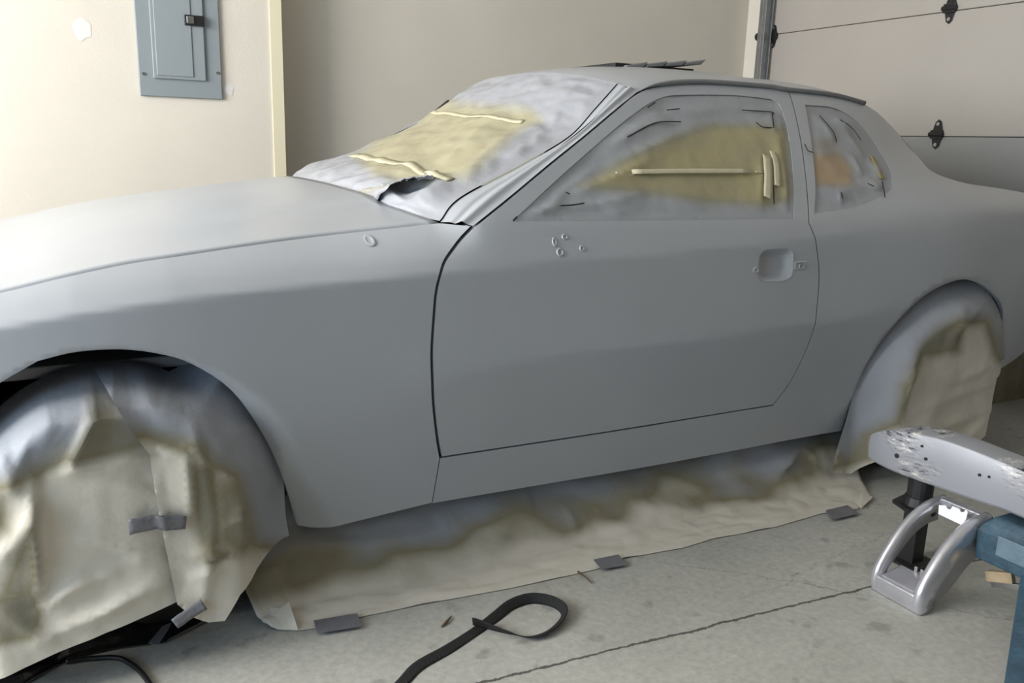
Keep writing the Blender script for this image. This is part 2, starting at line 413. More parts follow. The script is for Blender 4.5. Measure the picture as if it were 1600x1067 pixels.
def Yside(x, z):
    z1 = ext(x, r1); z2 = ext(x, r2); zb = ext(x, rb)
    if x < -.2: z1 -= .25*(x+.2)**2
    fr = 1-sst(.40, .85, x)           # 1 on the front fender
    rr = sst(1.9, 2.4, x)
    w2 = .0035+.03*fr+.03*rr
    w1 = .0025+.03*rr
    m1 = .06; m0 = .20; m2 = L(.40, .95, fr); m3 = .62
    y = base(x) + m1*(z-z2) + (m0+m1)*ramp(z2-z, w2) + (m2-m1)*ramp(z-z1, w1)
    y += .04*max(0, z2-z-.05)**2
    fr2 = 1-sst(.69, .80, x)
    y += fr*.8*max(0, z-z1)**2 + fr2*8*max(0, z-z1-.025)**2
    wb = .006+.03*rr
    y += (1-fr)*((m3-m2)*ramp(z-zb, wb) + .40*max(0, z-zb)**2)
    # quarter glass and rear pillar turn inwards
    if x > 1.8: y += .30*(x-1.8)**2*sst(zb-.02, zb+.20, z)
    return y
def ynorm(x, z, fn=Yside):
    h = .002
    yx = (fn(x+h, z)-fn(x-h, z))/(2*h); yz = (fn(x, z+h)-fn(x, z-h))/(2*h)
    n = np.array([yx, -1, yz]); return n/np.linalg.norm(n)
def X2(u, v):
    P = bp(u, v, Yside); return (P[0], P[2])
def poly_img(*segs, n=6):
    """each seg is a list of pixels, smoothed along itself and joined at corners"""
    out = []
    for s in segs:
        P = [X2(*p) if not (len(p) == 3) else (p[0], p[1]) for p in s]
        c = catmull(P, n) if len(P) > 2 else [P[0], P[1]]
        for p in c:
            if not out or math.dist(out[-1], p) > 1e-4: out.append(tuple(p))
    if math.dist(out[0], out[-1]) < 1e-3: out.pop()
    return out
def dens(poly, h):
    out = []
    for i, p in enumerate(poly):
        q = poly[(i+1) % len(poly)]; d = math.dist(p, q); k = max(1, int(math.ceil(d/h)))
        for j in range(k): out.append((L(p[0], q[0], j/k), L(p[1], q[1], j/k)))
    return out
def area2(p): return sum(p[i][0]*p[(i+1) % len(p)][1]-p[(i+1) % len(p)][0]*p[i][1] for i in range(len(p)))/2
def inset(poly, g):
    sg = 1 if area2(poly) > 0 else -1; out = []; N = len(poly)
    for i in range(N):
        a, b, c = poly[i-1], poly[i], poly[(i+1) % N]
        d1 = Vector((b[0]-a[0], b[1]-a[1])).normalized(); d2 = Vector((c[0]-b[0], c[1]-b[1])).normalized()
        n1 = Vector((-d1.y, d1.x)); n2 = Vector((-d2.y, d2.x)); n = n1+n2
        if n.length < .2: n = n1.copy()
        n.normalize(); k = max(.5, n.dot(n1)); out.append((b[0]+sg*g*n.x/k, b[1]+sg*g*n.y/k))
    return out
def inpoly(x, z, P):
    c = False; j = len(P)-1
    for i in range(len(P)):
        xi, zi = P[i]; xj, zj = P[j]
        if (zi > z) != (zj > z) and x < (xj-xi)*(z-zi)/(zj-zi)+xi: c = not c
        j = i
    return c
def pdist(x, z, P, closed=True):
    A = np.array(P); B = np.roll(A, -1, 0) if closed else A[1:]
    A = A if closed else A[:-1]
    p = np.array([x, z]); d = B-A; t = np.clip(((p-A)*d).sum(1)/np.maximum((d*d).sum(1), 1e-12), 0, 1)
    return float(np.sqrt(((A+d*t[:, None]-p)**2).sum(1)).min())
def tri(poly, holes, h):
    rings = [poly]+holes; V = []; E = []
    for r in rings:
        n0 = len(V); V += [Vector(p) for p in r]; E += [(n0+i, n0+(i+1) % len(r)) for i in range(len(r))]
    allp = np.array([p for r in rings for p in r])
    x0, z0 = min(p[0] for p in poly), min(p[1] for p in poly); x1, z1 = max(p[0] for p in poly), max(p[1] for p in poly)
    nx = int((x1-x0)/h)+2; nz = int((z1-z0)/h)+2
    for j in range(nz):
        for i in range(nx):
            x = x0+i*h+(h/2 if j % 2 else 0); z = z0+j*h*.9
            if ((allp-[x, z])**2).sum(1).min() < (h*.55)**2: continue
            if inpoly(x, z, poly) and not any(inpoly(x, z, q_) for q_ in holes): V.append(Vector((x, z)))
    res = geometry.delaunay_2d_cdt(V, E, [], 0, 1e-6)
    vo, fo = res[0], res[2]; F = []
    for f in fo:
        cx = sum(vo[i].x for i in f)/len(f); cz = sum(vo[i].y for i in f)/len(f)
        if inpoly(cx, cz, poly) and not any(inpoly(cx, cz, q_) for q_ in holes): F.append(tuple(f))
    return [(v.x, v.y) for v in vo], F
def panel(name, poly, mt, h=.022, gap=.0, holes=(), fn=Yside, flange=.014, off=0., mirror=False, label=None, nrm=True, attrs=None, skip_flange=None):
    poly = dens(poly, h*.8)
    if area2(poly) < 0: poly = poly[::-1]
    if gap: poly = inset(poly, gap)
    holes = [dens(h_, h*.5) for h_ in holes]
    P2, F = tri(poly, [list(h_) for h_ in holes], h)
    V = [(x, fn(x, z)+off, z) for x, z in P2]
    N = [ynorm(x, z, fn) for x, z in P2] if nrm else None
    # orient faces outward (-y)
    FF = []
    for f in F:
        a, b, c = (P2[i] for i in f[:3]); s_ = (b[0]-a[0])*(c[1]-a[1])-(b[1]-a[1])*(c[0]-a[0])
        FF.append(f if s_ > 0 else f[::-1])
    if flange:
        for r in [poly]+holes:
            n0 = len(V); K = len(r); sg = 1 if area2(r) > 0 else -1
            hole = r is not poly
            for i, p in enumerate(r):
                a, b = r[i-1], r[(i+1) % K]; t = Vector((b[0]-a[0], b[1]-a[1])).normalized()*sg
                n = np.array([t.y, 0, -t.x]) * (-1 if hole else 1)
                y = fn(*p)+off
                nn = ynorm(p[0], p[1], fn)
                V += [(p[0], y, p[1]), (p[0]+n[0]*-.001, y+.003, p[1]-n[2]*.001), (p[0]-n[0]*.002, y+flange, p[1]-n[2]*.002)]
                if N is not None: N += [tuple(nn*.6+n*.4), tuple(n), tuple(n)]
            for i in range(K):
                j = (i+1) % K
                if skip_flange and skip_flange(r[i]) and skip_flange(r[j]): continue
                for k in (0, 1):
                    f = (n0+3*i+k, n0+3*j+k, n0+3*j+k+1, n0+3*i+k+1)
                    FF.append(f[::-1] if (sg > 0) != hole else f)
    if N is not None:
        N = [np.array(n)/np.linalg.norm(n) for n in N]
    at = None
    if attrs:
        at = {k: [g(v[0], v[2]) for v in V] for k, g in attrs.items()}
    o = cp(mesh(name, V, FF, mt, normals=N, attrs=at))
    if label: o['label'] = label
    if mirror:
        V2 = [(x, YW-y, z) for x, y, z in V]; F2 = [f[::-1] for f in FF]
        N2 = [(n[0], -n[1], n[2]) for n in N] if N is not None else None
        cp(mesh(name, V2, F2, mt, normals=N2))
    return o

# ---- traced outlines
HOOD = [(0, 455), (100, 431), (200, 410), (300, 395), (400, 380), (500, 367), (600, 356), (688, 347)]
DOORF = [(739, 353), (710, 385), (692, 413), (682, 450), (677, 500), (674, 560), (676, 620), (682, 680), (688, 716)]
FB = [(676, 786), (620, 800), (560, 815), (500, 829), (468, 830)]
FARCH = [(468, 830), (440, 742), (410, 680), (362, 614), (300, 572), (250, 556), (190, 548.5), (120, 552), (60, 566), (0, 595)]
DOORB = [(688, 716), (950, 676), (1208, 634)]
DOORR = [(1208, 634), (1235, 598), (1262, 543), (1277, 487), (1281, 430), (1277, 385), (1265, 348)]
BPIL = [(1265, 348), (1262, 296), (1251, 212), (1236, 150), (1228, 141)]
DTOP = [(1228, 141), (1197, 136), (1096, 129), (1029, 133), (995, 144), (961, 171), (911, 213), (860, 254), (800, 304), (739, 353)]
SILL = [(676, 786), (1000, 731), (1322, 672)]
RARCH = [(1322, 672), (1334, 645), (1348, 610), (1372, 556), (1399, 511), (1444, 466), (1492, 440), (1522, 439), (1549, 454), (1567, 481), (1573, 514), (1568, 560)]
DRIP = [(1228, 141), (1299, 149), (1349, 162)]
CPIL = [(1349, 162), (1372, 177), (1400, 205), (1430, 240), (1455, 267), (1500, 284), (1560, 295), (1600, 301)]

hood3 = [bp(u, v, Yside) for u, v in HOOD]
print('hood', [tuple(np.round(p, 3)) for p in hood3])
fa = [X2(*p) for p in FARCH]; ra = [X2(*p) for p in RARCH]
print('farch', np.round(fa, 3).tolist()); print('rarch', np.round(ra, 3).tolist())
print('cpil', [tuple(np.round(bp(u, v, Yside), 3)) for u, v in CPIL]); print('dtop', [tuple(np.round(bp(u, v, Yside), 3)) for u, v in DTOP])

def proj(P):
    d = np.array(P, float)-CAMP; z = d@_F
    return 800+FPX*(d@_R)/z, 533.5-FPX*(d@_U)/z
def seg_signed(u, v, a, b):
    dx, dy = b[0]-a[0], b[1]-a[1]; l = math.hypot(dx, dy)
    t = ((u-a[0])*dx+(v-a[1])*dy)/(l*l); d = ((u-a[0])*dy-(v-a[1])*dx)/l
    return t, d, l
def creases(u, v, lst):
    """sum of soft folds; entry = (ax, ay, bx, by, height, width on one side, width on the other)"""
    s = 0
    for ax, ay, bx, by, h, wa, wb in lst:
        t, d, l = seg_signed(u, v, (ax, ay), (bx, by))
        e = max(0, -t, t-1)*l
        f = math.exp(-(e/14.)**2)*math.sin(PI*min(1, max(0, .15+.7*t)))
        s += h*f*math.exp(-abs(d)/(wa if d > 0 else wb))
    return s
def blobs(u, v, lst):
    """1 inside any of the traced patches, with a soft edge"""
    s = 0
    for P, soft in lst:
        d = pdist(u, v, P); ins = inpoly(u, v, P)
        s = max(s, sst(-soft, soft, d if ins else -d))
    return s

# ---------------------------------------------------------------- side panels
nose_e = [(x, ext(x, r1)-.25*(x+.2)**2+.055-.03*sst(-.3, -.85, x)) for x in (-.85, -.70, -.55, -.40, -.28)]
hoodx = [(p[0], p[2]) for p in hood3]
HE = catmull(nose_e+hoodx, 5)                 # hood shut line in (x, z)
arc_f = [(.322*math.cos(a), .318+.322*math.sin(a)) for a in np.linspace(math.radians(120), math.radians(198), 12)]
farx = catmull(fa[:-1], 4)
LOW = [(-.36, .20), (-.78, .235), (-.86, .36)]
fender = HE + [X2(*p) for p in [(739, 352)]] + catmull([X2(*p) for p in DOORF], 5)[1:] + catmull([X2(*p) for p in FB], 4) + farx[1:] + arc_f + LOW
def fend_fn(x, z):
    y = Yside(x, z)
    # the lip around the wheel opening turns inward, a flat band that widens to the rear bottom corner
    r = math.hypot(x, z-.318)-.318; a = math.atan2(z-.318, x)
    w = .012+.050*sst(1.1, -.3, a)+.02*sst(.2, -.4, a)
    if x > 0 and z < .318: r = x-.318-.042*(.318-z)/.134
    y += ramp(w-r, .0025)*.38*sst(2.2, .6, a)
    # rolled edge over the top of the opening
    if r < .012: y += (.012-r)*.6
    return y
panel('front_fender', fender, M['primer'], h=.0115, gap=.0025, fn=fend_fn, flange=.03, mirror=True)
OPEN = [[(800, 346), (1000, 345), (1240, 342)], [(1240, 342), (1241, 300), (1234, 220), (1220, 168), (1205, 155)], [(1205, 155), (1150, 149), (1080, 148), (1032, 153), (985, 182), (925, 232), (860, 290), (800, 346)]]
openp = poly_img(*OPEN)
door = poly_img(DOORF[::-1], DTOP[::-1], BPIL[::-1], DOORR[::-1], DOORB[::-1])
HC = bp(1212, 414, Yside); hx, hz = HC[0], HC[2]
def sup(x, z, cx, cz, ax, az, p=4): return (abs((x-cx)/ax)**p+abs((z-cz)/az)**p)**(1/p)
SPOTS = [(866, 378, .006, .011), (882, 370, .008, .007), (875, 394, .010, .010), (909, 388, .007, .007)]
spots = [(bp(u, v, Yside), a, b) for u, v, a, b in SPOTS]
door_hole = [(hx+.062*math.copysign(abs(math.cos(a))**.5, math.cos(a)), hz+.043*math.copysign(abs(math.sin(a))**.5, math.sin(a))) for a in np.linspace(0, 2*PI, 28, endpoint=False)]
dobj = panel('door', door, M['primer'], h=.018, gap=.0045, holes=[openp, door_hole], flange=.022)
panel('door', door, M['primer'], h=.04, gap=.003, holes=[openp], flange=.022)  # copy for the far side
far = bpy.data.objects['door.001']; far.data.transform(Matrix.Scale(-1, 4, (0, 1, 0))); far.data.transform(Matrix.Translation((0, YW, 0))); far.data.flip_normals()
def sub(o, parent=None):
    o.parent = parent or dobj; return o
# scooped handle recess, its lip and the lock plates either side
def cupfn(a, b):
    ang = 2*PI*a; r = b*1.04
    x = hx+.062*r*math.copysign(abs(math.cos(ang))**.5, math.cos(ang)); z = hz+.043*r*math.copysign(abs(math.sin(ang))**.5, math.sin(ang))
    dep = .024*(1-sst(.45, 1.0, b)) * (1-.25*(x-hx)/.062)
    return (x, Yside(x, z)+dep-(.0015 if b > .97 else 0), z)
V, F = grid(cupfn, 56, 12); sub(mesh('handle_recess', V, [f[::-1] for f in F], M['primer']))
def relief(name, x, z, ax, az, hgt, mt, ring=True, p=2., parent=None):
    def fn(a, b):
        ang = 2*PI*a; e = 2/p
        c, s_ = math.cos(ang), math.sin(ang)
        X = x+ax*b*math.copysign(abs(c)**e, c); Z = z+az*b*math.copysign(abs(s_)**e, s_)
        hh_ = hgt*math.exp(-((b-.75)/.16)**2)-(.0015*(1-sst(.3, .6, b)) if ring else 0)
        return (X, Yside(X, Z)-hh_-.0006*(1-sst(.8, 1, b)), Z)
    V, F = grid(fn, 24, 8); return sub(mesh(name, V, [f[::-1] for f in F], mt), parent)
for P, a, b in spots: relief('mirror_mount_hole', P[0], P[2], a, b, .0028, M['primer'])
P = bp(1250, 415, Yside); relief('lock_plate', P[0], P[2], .026, .013, .0025, M['primer'], p=8)
relief('lock_tab', P[0]+.004, P[2]-.001, .011, .007, .003, M['primer'], p=3)
P = bp(1181, 422, Yside); relief('lock_cylinder_cover', P[0], P[2], .011, .009, .0022, M['primer'])
P = bp(577, 375, Yside); fo = [o for o in bpy.data.objects if o.name == 'front_fender'][0]
relief('antenna_hole_plug', P[0], P[2], .012, .011, .0009, M['primer'], parent=fo)

def quarter_fn(x, z):
    y = Yside(x, z); r = math.hypot(x-2.445, z-.32)-.333
    if z < .32: r = abs(x-2.445)-.333
    if r < .016 and z < .67: y += (.016-r)*.7
    return y
rarx = catmull(ra[:-2]+[(2.755, .46), (2.775, .34)], 4)
rear_e = [(3.05, .905), (3.12, .82), (3.15, .58), (3.08, .34), (2.80, .29)]
quarter = poly_img(DOORR, BPIL, DRIP, CPIL) + rear_e + rarx[::-1] + [X2(*p) for p in [(1160, 701.5)]] + [X2(*p) for p in [(1160, 641.5)]]
rocker = poly_img(DOORB[:2]+[(1160, 641.5)], [(1160, 641.5), (1160, 701.5)], [(1160, 701.5), (1000, 731), (676, 786)], [(676, 786), (688, 716)])
QOPEN = [[(1272, 334), (1274, 290), (1268, 225), (1258, 164)], [(1258, 164), (1300, 168), (1332, 184), (1360, 214), (1385, 252), (1394, 285), (1388, 300), (1340, 322), (1272, 334)]]
qopen = poly_img(*QOPEN)
tops = [X2(*p) for p in [(1208, 634)]][0]
seam_x = X2(1160, 660)[0]
notseam = lambda p: abs(p[0]-seam_x) < .012 and p[1] < .36
panel('rear_quarter_panel', quarter, M['primer'], h=.020, gap=.0, holes=[qopen], fn=quarter_fn, flange=.02, mirror=True, skip_flange=notseam)
panel('rocker_panel', rocker, M['primer'], h=.022, gap=.0, flange=.02, mirror=True, skip_flange=lambda p: abs(p[0]-seam_x) < .012)
# black backing paints shade into the shut lines; dark inner sill behind
panel('shut_line_shade', inset(dens(door, .03), -.009), M['seal_shade'], h=.05, fn=lambda x, z: Yside(x, z)+.019, flange=0, holes=[inset(dens(openp, .03), -.01), inset(door_hole, -.01)], mirror=True)
qb = [(x, z) for x, z in [(.40, .215), (2.05, .215), (2.05, .50), (1.75, .80), (.60, .80), (.40, .60)]]
panel('inner_sill', qb, M['dark'], h=.06, fn=lambda x, z: Yside(x, z)+.035, flange=0, mirror=True)

# ---------------------------------------------------------------- masked side windows
def sheet(name, poly, fn, mt, disp, spray, h=.012, **k):
    def f2(x, z):
        y = fn(x, z); u, v = proj((x, y, z)); return y-disp(u, v, x, z)
    def at(x, z):
        u, v = proj((x, fn(x, z), z)); return spray(u, v)
    return panel(name, poly, mt, h=h, fn=f2, nrm=False, attrs={'spray': at}, **k)
WCR = [(812, 335, 868, 322, .004, 3, 8), (930, 210, 1040, 188, .006, 4, 14), (915, 232, 1000, 205, .004, 3, 10), (900, 300, 1010, 250, .006, 6, 20), (930, 318, 1000, 302, .004, 5, 12),
       (1180, 192, 1212, 202, .005, 2, 6), (1205, 180, 1207, 205, .004, 2, 5), (1170, 172, 1204, 175, .004, 2, 6), (1215, 210, 1232, 330, .006, 5, 12), (1190, 245, 1192, 320, .004, 2, 8),
       (955, 330, 985, 340, .004, 4, 4), (1060, 165, 1150, 168, .003, 3, 10), (1000, 180, 1120, 172, .003, 4, 8), (870, 300, 930, 262, .004, 5, 12), (960, 252, 1080, 200, .004, 8, 18),
       (845, 332, 880, 300, .003, 3, 10), (890, 318, 930, 322, .003, 4, 4), (1218, 175, 1226, 215, .006, 4, 8)]
def disp_w(u, v, x, z):
    e = pdist(x, z, openp); k = sst(.0, .03, e)
    return k*(.0045*fbm(x*6, z*8, 1.3)+.0009*fbm(x*22+z*8, z*26, 4.2)+creases(u, v, WCR)*2.2)-.004*sst(.0, .012, e)*1.0
KR = [([(905, 292), (960, 258), (1040, 218), (1110, 195), (1190, 196), (1232, 200), (1238, 312), (1200, 322), (1100, 314), (1000, 300)], 14)]
def spray_w(u, v): return 1-blobs(u, v, KR)*(.88+.12*noise.noise(Vector((u*.02, v*.03, 0))))
sheet('door_window_masking', inset(dens(openp, .03), -.007), lambda x, z: Yside(x, z)+.0015, M['spaper'], disp_w, spray_w, h=.010, flange=.006)
QCR = [(1280, 185, 1300, 215, .006, 3, 6), (1305, 185, 1330, 200, .006, 3, 8), (1320, 205, 1345, 240, .005, 3, 8), (1257, 225, 1262, 240, .005, 2, 4), (1330, 245, 1345, 270, .005, 4, 4), (1362, 250, 1376, 278, .008, 4, 5), (1290, 295, 1380, 290, .004, 5, 9), (1312, 300, 1314, 318, .004, 2, 4), (1360, 285, 1378, 294, .005, 2, 5), (1262, 238, 1300, 240, .004, 2, 6)]
def disp_q(u, v, x, z):
    e = pdist(x, z, qopen); k = sst(.0, .03, e)
    return k*(.004*fbm(x*8, z*9, 7.3)+.0010*fbm(x*24, z*26, 2.2)+creases(u, v, QCR)*2.2)-.003*sst(0, .012, e)
KQ = [([(1268, 238), (1312, 238), (1332, 262), (1336, 286), (1318, 292), (1272, 290)], 9), ([(1356, 246), (1366, 248), (1378, 276), (1372, 280)], 5), ([(1265, 220), (1300, 215), (1312, 238), (1268, 238)], 10)]
qk = lambda u, v: 1-max(blobs(u, v, KQ[:1])*.95, blobs(u, v, KQ[1:])*.55)
sheet('quarter_window_masking', inset(dens(qopen, .03), -.007), lambda x, z: Yside(x, z)+.0015, M['qpaper'], disp_q, qk, h=.010, flange=.006)
def tape_on(name, pts, wid, fn, mt, parent=None, off=.004, n=20, taper=0, label=None):
    """a strip of tape following pixels pts laid onto the surface y = fn(x, z)"""
    C = catmull([tuple(bp(u, v, fn)) for u, v in pts], 6); C = [np.array(c) for c in C]; V = []; F = []
    for i, c in enumerate(C):
        t = C[min(i+1, len(C)-1)]-C[max(i-1, 0)]; t /= np.linalg.norm(t)
        n_ = ynorm(c[0], c[2], fn); b = np.cross(t, n_); b /= np.linalg.norm(b)
        w = wid/2*(1+.12*noise.noise(Vector((i*.9, wid*50, 0))))
        for s_ in (-1, -.33, .33, 1):
            p = c+b*s_*w; p[1] = fn(p[0], p[2])-off; V.append(p)
    for i in range(len(C)-1):
        for k in range(3): F.append((i*4+k, i*4+k+1, i*4+5+k, i*4+4+k))
    o = mesh(name, V, F, mt); so = o.modifiers.new('solid', 'SOLIDIFY'); so.thickness = .0008; so.offset = 0
    cp(o) if parent is None else fixparent(o, parent)
    if label: o['label'] = label
    return o
wy = lambda x, z: Yside(x, z)
tape_on('masking_tape', [(962, 273), (990, 270)], .016, wy, M['mtape'])
tape_on('masking_tape', [(985, 268), (1080, 267), (1172, 267)], .014, wy, M['mtape'], off=.007)
tape_on('masking_tape', [(1178, 268), (1190, 269)], .005, wy, M['mtape'], off=.006)
tape_on('masking_tape', [(1195, 243), (1197, 275), (1196, 308)], .028, wy, M['mtape'], off=.009)
tape_on('masking_tape', [(1204, 236), (1210, 255), (1212, 290)], .022, wy, M['mtape'], off=.008)

for pts_ in ([(978, 214), (1022, 192), (1062, 190)], [(1157, 172), (1203, 175), (1205, 180)], [(1204, 176), (1206, 190), (1207, 203)], [(1179, 191), (1189, 198), (1207, 200)], [(882, 300), (888, 303)], [(873, 321), (892, 320), (911, 317)],
             [(1040, 172), (1060, 170)], [(1010, 168), (1022, 160)], [(800, 344), (806, 338)], [(1206, 290), (1207, 318)]):
    tape_on('torn_crease', pts_, .0035, lambda x, z: Yside(x, z)-.001, M['seal_shade'], off=.006)
for pts_ in ([(1278, 180), (1299, 205), (1305, 222)], [(1255, 225), (1260, 235), (1268, 238)], [(1310, 187), (1327, 198), (1343, 219)], [(1312, 300), (1314, 310)], [(1353, 286), (1363, 291)], [(1376, 283), (1380, 308)]):
    tape_on('torn_crease', pts_, .0035, lambda x, z: Yside(x, z)-.001, M['seal_shade'], off=.006)
tape_on('masking_tape', [(1361, 244), (1369, 262), (1376, 279)], .018, wy, M['spaperk'], off=.006)

# ---------------------------------------------------------------- roof, pillars, windscreen, hood, hatch
OUT = [bp(u, v, Yside) for u, v in [(995, 144), (1029, 133), (1096, 129), (1197, 136), (1228, 141), (1299, 149), (1349, 162)]]
OUTC = [np.array(p) for p in catmull(OUT, 8)]
def outer(t):
    f = t*(len(OUTC)-1); i = min(int(f), len(OUTC)-2); return L(OUTC[i], OUTC[i+1], f-i)
CROWN = .062
def roofP(t, s):
    o = outer(t); y = L(o[1], YW-o[1], s); q_ = 1-abs(2*s-1)**2.6
    bow = -.085*(1-sst(0, .5, t))+.03*sst(.5, 1, t)
    # lip lifted slightly above the gutter
    return np.array([o[0]+bow*q_, y, o[2]+.006*sst(0, .02, s)*sst(1, .98, s)+CROWN*q_])
V, F = grid(lambda a, b: roofP(a, b), 40, 60)
ro = cp(mesh('roof', V, F, M['primer']))
q = MB(); q.tube([tuple(np.array(p)+[0, -.004, .002]) for p in OUTC], [.0075*sst(-.02, .25, i/len(OUTC)) for i in range(len(OUTC))], 8); fixparent(q.build('drip_rail', M['primer_in'], smooth=True), car)
q = MB(); q.tube([tuple(np.array([p[0], YW-p[1]+.004, p[2]+.002])) for p in OUTC], [.0075*sst(-.02, .25, i/len(OUTC)) for i in range(len(OUTC))], 8); fixparent(q.build('drip_rail', M['primer_in'], smooth=True), car)
s0 = .055
T0 = roofP(0, s0)
print('T0', T0, proj(T0))
WE = [(688, 347), (720, 310), (815, 259), (889, 215), (930, 171)]; WY = [.125, .155, .22, .275, .315]
WEDGE = [on(u, v, 1, y) for (u, v), y in zip(WE, WY)]+[T0]
print('wedge', np.round(WEDGE, 3).tolist())
WEC = [np.array(p) for p in catmull(WEDGE, 8)]
def wedge(t):
    f = t*(len(WEC)-1); i = min(int(f), len(WEC)-2); return L(WEC[i], WEC[i+1], f-i)
def wind(s, t):
    e = wedge(t); y = L(e[1], YW-e[1], s)
    top = roofP(0, L(s0, 1-s0, s)); q_ = 1-abs(2*s-1)**2.4
    bx = -.11*q_; bz = .012*q_
    dT = top-np.array([wedge(1)[0], y, wedge(1)[2]])
    return np.array([e[0]+L(bx, dT[0], t), y, e[2]+L(bz, dT[2], t)+.010*math.sin(PI*t)*q_])
def wnorm(s, t):
    h = .004; a = wind(min(1, s+h), t)-wind(max(0, s-h), t); b = wind(s, min(1, t+h))-wind(s, max(0, t-h))
    n = np.cross(b, a); n /= np.linalg.norm(n); return n if n[2] > 0 else -n
WSC = [(553, 262, 700, 283, .005, 5, 20), (600, 306, 690, 280, .026, 3, 22), (622, 308, 672, 292, -.030, 7, 7), (606, 304, 636, 322, .014, 4, 12), (560, 300, 610, 285, .012, 6, 14), (470, 290, 560, 262, .010, 10, 10), (500, 300, 590, 278, .010, 6, 10),
       (640, 330, 690, 300, .010, 6, 10), (700, 290, 760, 260, .008, 8, 8), (745, 260, 800, 210, .006, 6, 14), (700, 250, 760, 200, .005, 6, 16), (770, 240, 860, 190, .005, 5, 9), (860, 195, 875, 175, .006, 3, 6),
       (790, 255, 850, 222, .006, 5, 7), (900, 140, 860, 180, .005, 5, 12), (810, 250, 820, 232, .006, 3, 4), (560, 270, 640, 262, .006, 6, 10), (520, 318, 570, 300, .007, 6, 6), (590, 326, 640, 300, .008, 4, 8),
       (730, 290, 745, 270, .006, 4, 5), (762, 270, 776, 252, .006, 4, 5), (835, 225, 850, 205, .006, 3, 5), (900, 150, 945, 155, .005, 5, 8), (930, 130, 880, 135, .004, 3, 5)]
KW = [([(553, 244), (600, 213), (650, 185), (690, 160), (720, 163), (830, 172), (845, 186), (815, 205), (770, 250), (735, 282), (700, 284), (660, 290), (590, 282), (570, 262)], 16)]
V = []; SP = []; NU, NV = 110, 84
for j in range(NV+1):
    for i in range(NU+1):
        s, t = i/NU, j/NV; P = wind(s, t); n = wnorm(s, t); u, v = proj(P)
        e = min(s, 1-s)*1.2; k = sst(0, .06, min(e, 1-t))*sst(-.02, .02, t)
        d = k*(.010*fbm(s*5, t*5, 3)+.004*fbm(s*16, t*14, 9)+1.35*creases(u, v, WSC))
        V.append(P+n*(d+.004)); SP.append(1-blobs(u, v, KW)*(.92+.1*noise.noise(Vector((u*.02, v*.02, 3)))))
F = [(j*(NU+1)+i, j*(NU+1)+i+1, (j+1)*(NU+1)+i+1, (j+1)*(NU+1)+i) for j in range(NV) for i in range(NU)]
wo = cp(mesh('windscreen_masking', V, F, M['wpaper'], attrs={'spray': SP}))
# beads of tape along the edges of the windscreen
WPTS = np.array([proj(v) for v in V])
WST = [(i/NU, j/NV) for j in range(NV+1) for i in range(NU+1)]
def w_at(u, v):
    k = int(((WPTS-[u, v])**2).sum(1).argmin()); return WST[k]
def wtape(pix, wid):
    st = catmull([w_at(*p) for p in pix], 8); V = []; F = []
    for i, (s, t) in enumerate(st):
        for k in (-1, 0, 1):
            tt = min(1, max(0, t+k*wid)); ss = min(1, max(0, s)); idx = int(round(tt*NV))*(NU+1)+int(round(ss*NU))
            P = wind(ss, tt); n = wnorm(ss, tt); u, v = proj(P); e = min(ss, 1-ss)*1.2
            kk = sst(0, .06, min(e, 1-tt)); d = kk*(.010*fbm(ss*5, tt*5, 3)+.004*fbm(ss*16, tt*14, 9)+1.35*creases(u, v, WSC))
            V.append(P+n*(d+.0065))
    F = [(i*3+k, i*3+k+1, i*3+4+k, i*3+3+k) for i in range(len(st)-1) for k in (0, 1)]
    o = mesh('masking_tape', V, F, M['mtape']); so = o.modifiers.new('solid', 'SOLIDIFY'); so.thickness = .001; so.offset = 0; cp(o)
wtape([(551, 243), (600, 250), (642, 257), (676, 267), (703, 281)], .013)
wtape([(668, 184), (700, 177), (764, 181), (818, 190)], .012)
# pocket where the paper lifts off at the base of the windscreen
def lifted(a, b):
    p0 = (L(560, 678, a), L(298, 279, a)); p1 = (L(590, 678, a), L(318, 285, a)); s_, t_ = w_at(L(p0[0], p1[0], b), L(p0[1], p1[1], b))
    f = min(NV-1, t_*NV); n = wnorm(s_, t_); u, v = L(p0[0], p1[0], b), L(p0[1], p1[1], b)
    k = ((WPTS-[u, v])**2).sum(1).argsort()[:4]; P = np.mean([V_W[i] for i in k], 0)
    return P+n*(.004+.034*sst(0, 1, b)*math.sin(PI*min(1, .12+.85*(1-a)))+.003*noise.noise(Vector((a*6, b*3, 2))))
V_W = [np.array(v_) for v_ in [tuple(x.co) for x in wo.data.vertices]]
V, F = grid(lifted, 24, 8); o = cp(mesh('folded_paper', V, F, M['wpaper'], attrs={'spray': [.5+.5*(i//25)/8 for i in range(len(V))]})); so = o.modifiers.new('solid', 'SOLIDIFY'); so.thickness = .001
# A pillars
LOWC = [np.array(p) for p in catmull([bp(u, v, Yside) for u, v in [(739, 353), (800, 304), (860, 254), (911, 213), (961, 171), (995, 144)]], 8)]
def lowc(t):
    f = t*(len(LOWC)-1); i = min(int(f), len(LOWC)-2); return L(LOWC[i], LOWC[i+1], f-i)
def pillar(a, b):
    o = lowc(a); e = wedge(a); P = L(o, e, b)
    # a raised gutter ridge in the middle of the pillar
    r = .010*math.exp(-((b-.30)/.10)**2)+.006*math.sin(PI*b)-.005*math.exp(-((b-.55)/.07)**2)
    n = np.array([-.45, -.55, .6]); return P+n*r
V, F = grid(pillar, 50, 22)
cp(mesh('windscreen_pillar', V, F, M['primer']))
cp(mesh('windscreen_pillar', [(x, YW-y, z) for x, y, z in V], [f[::-1] for f in F], M['primer']))
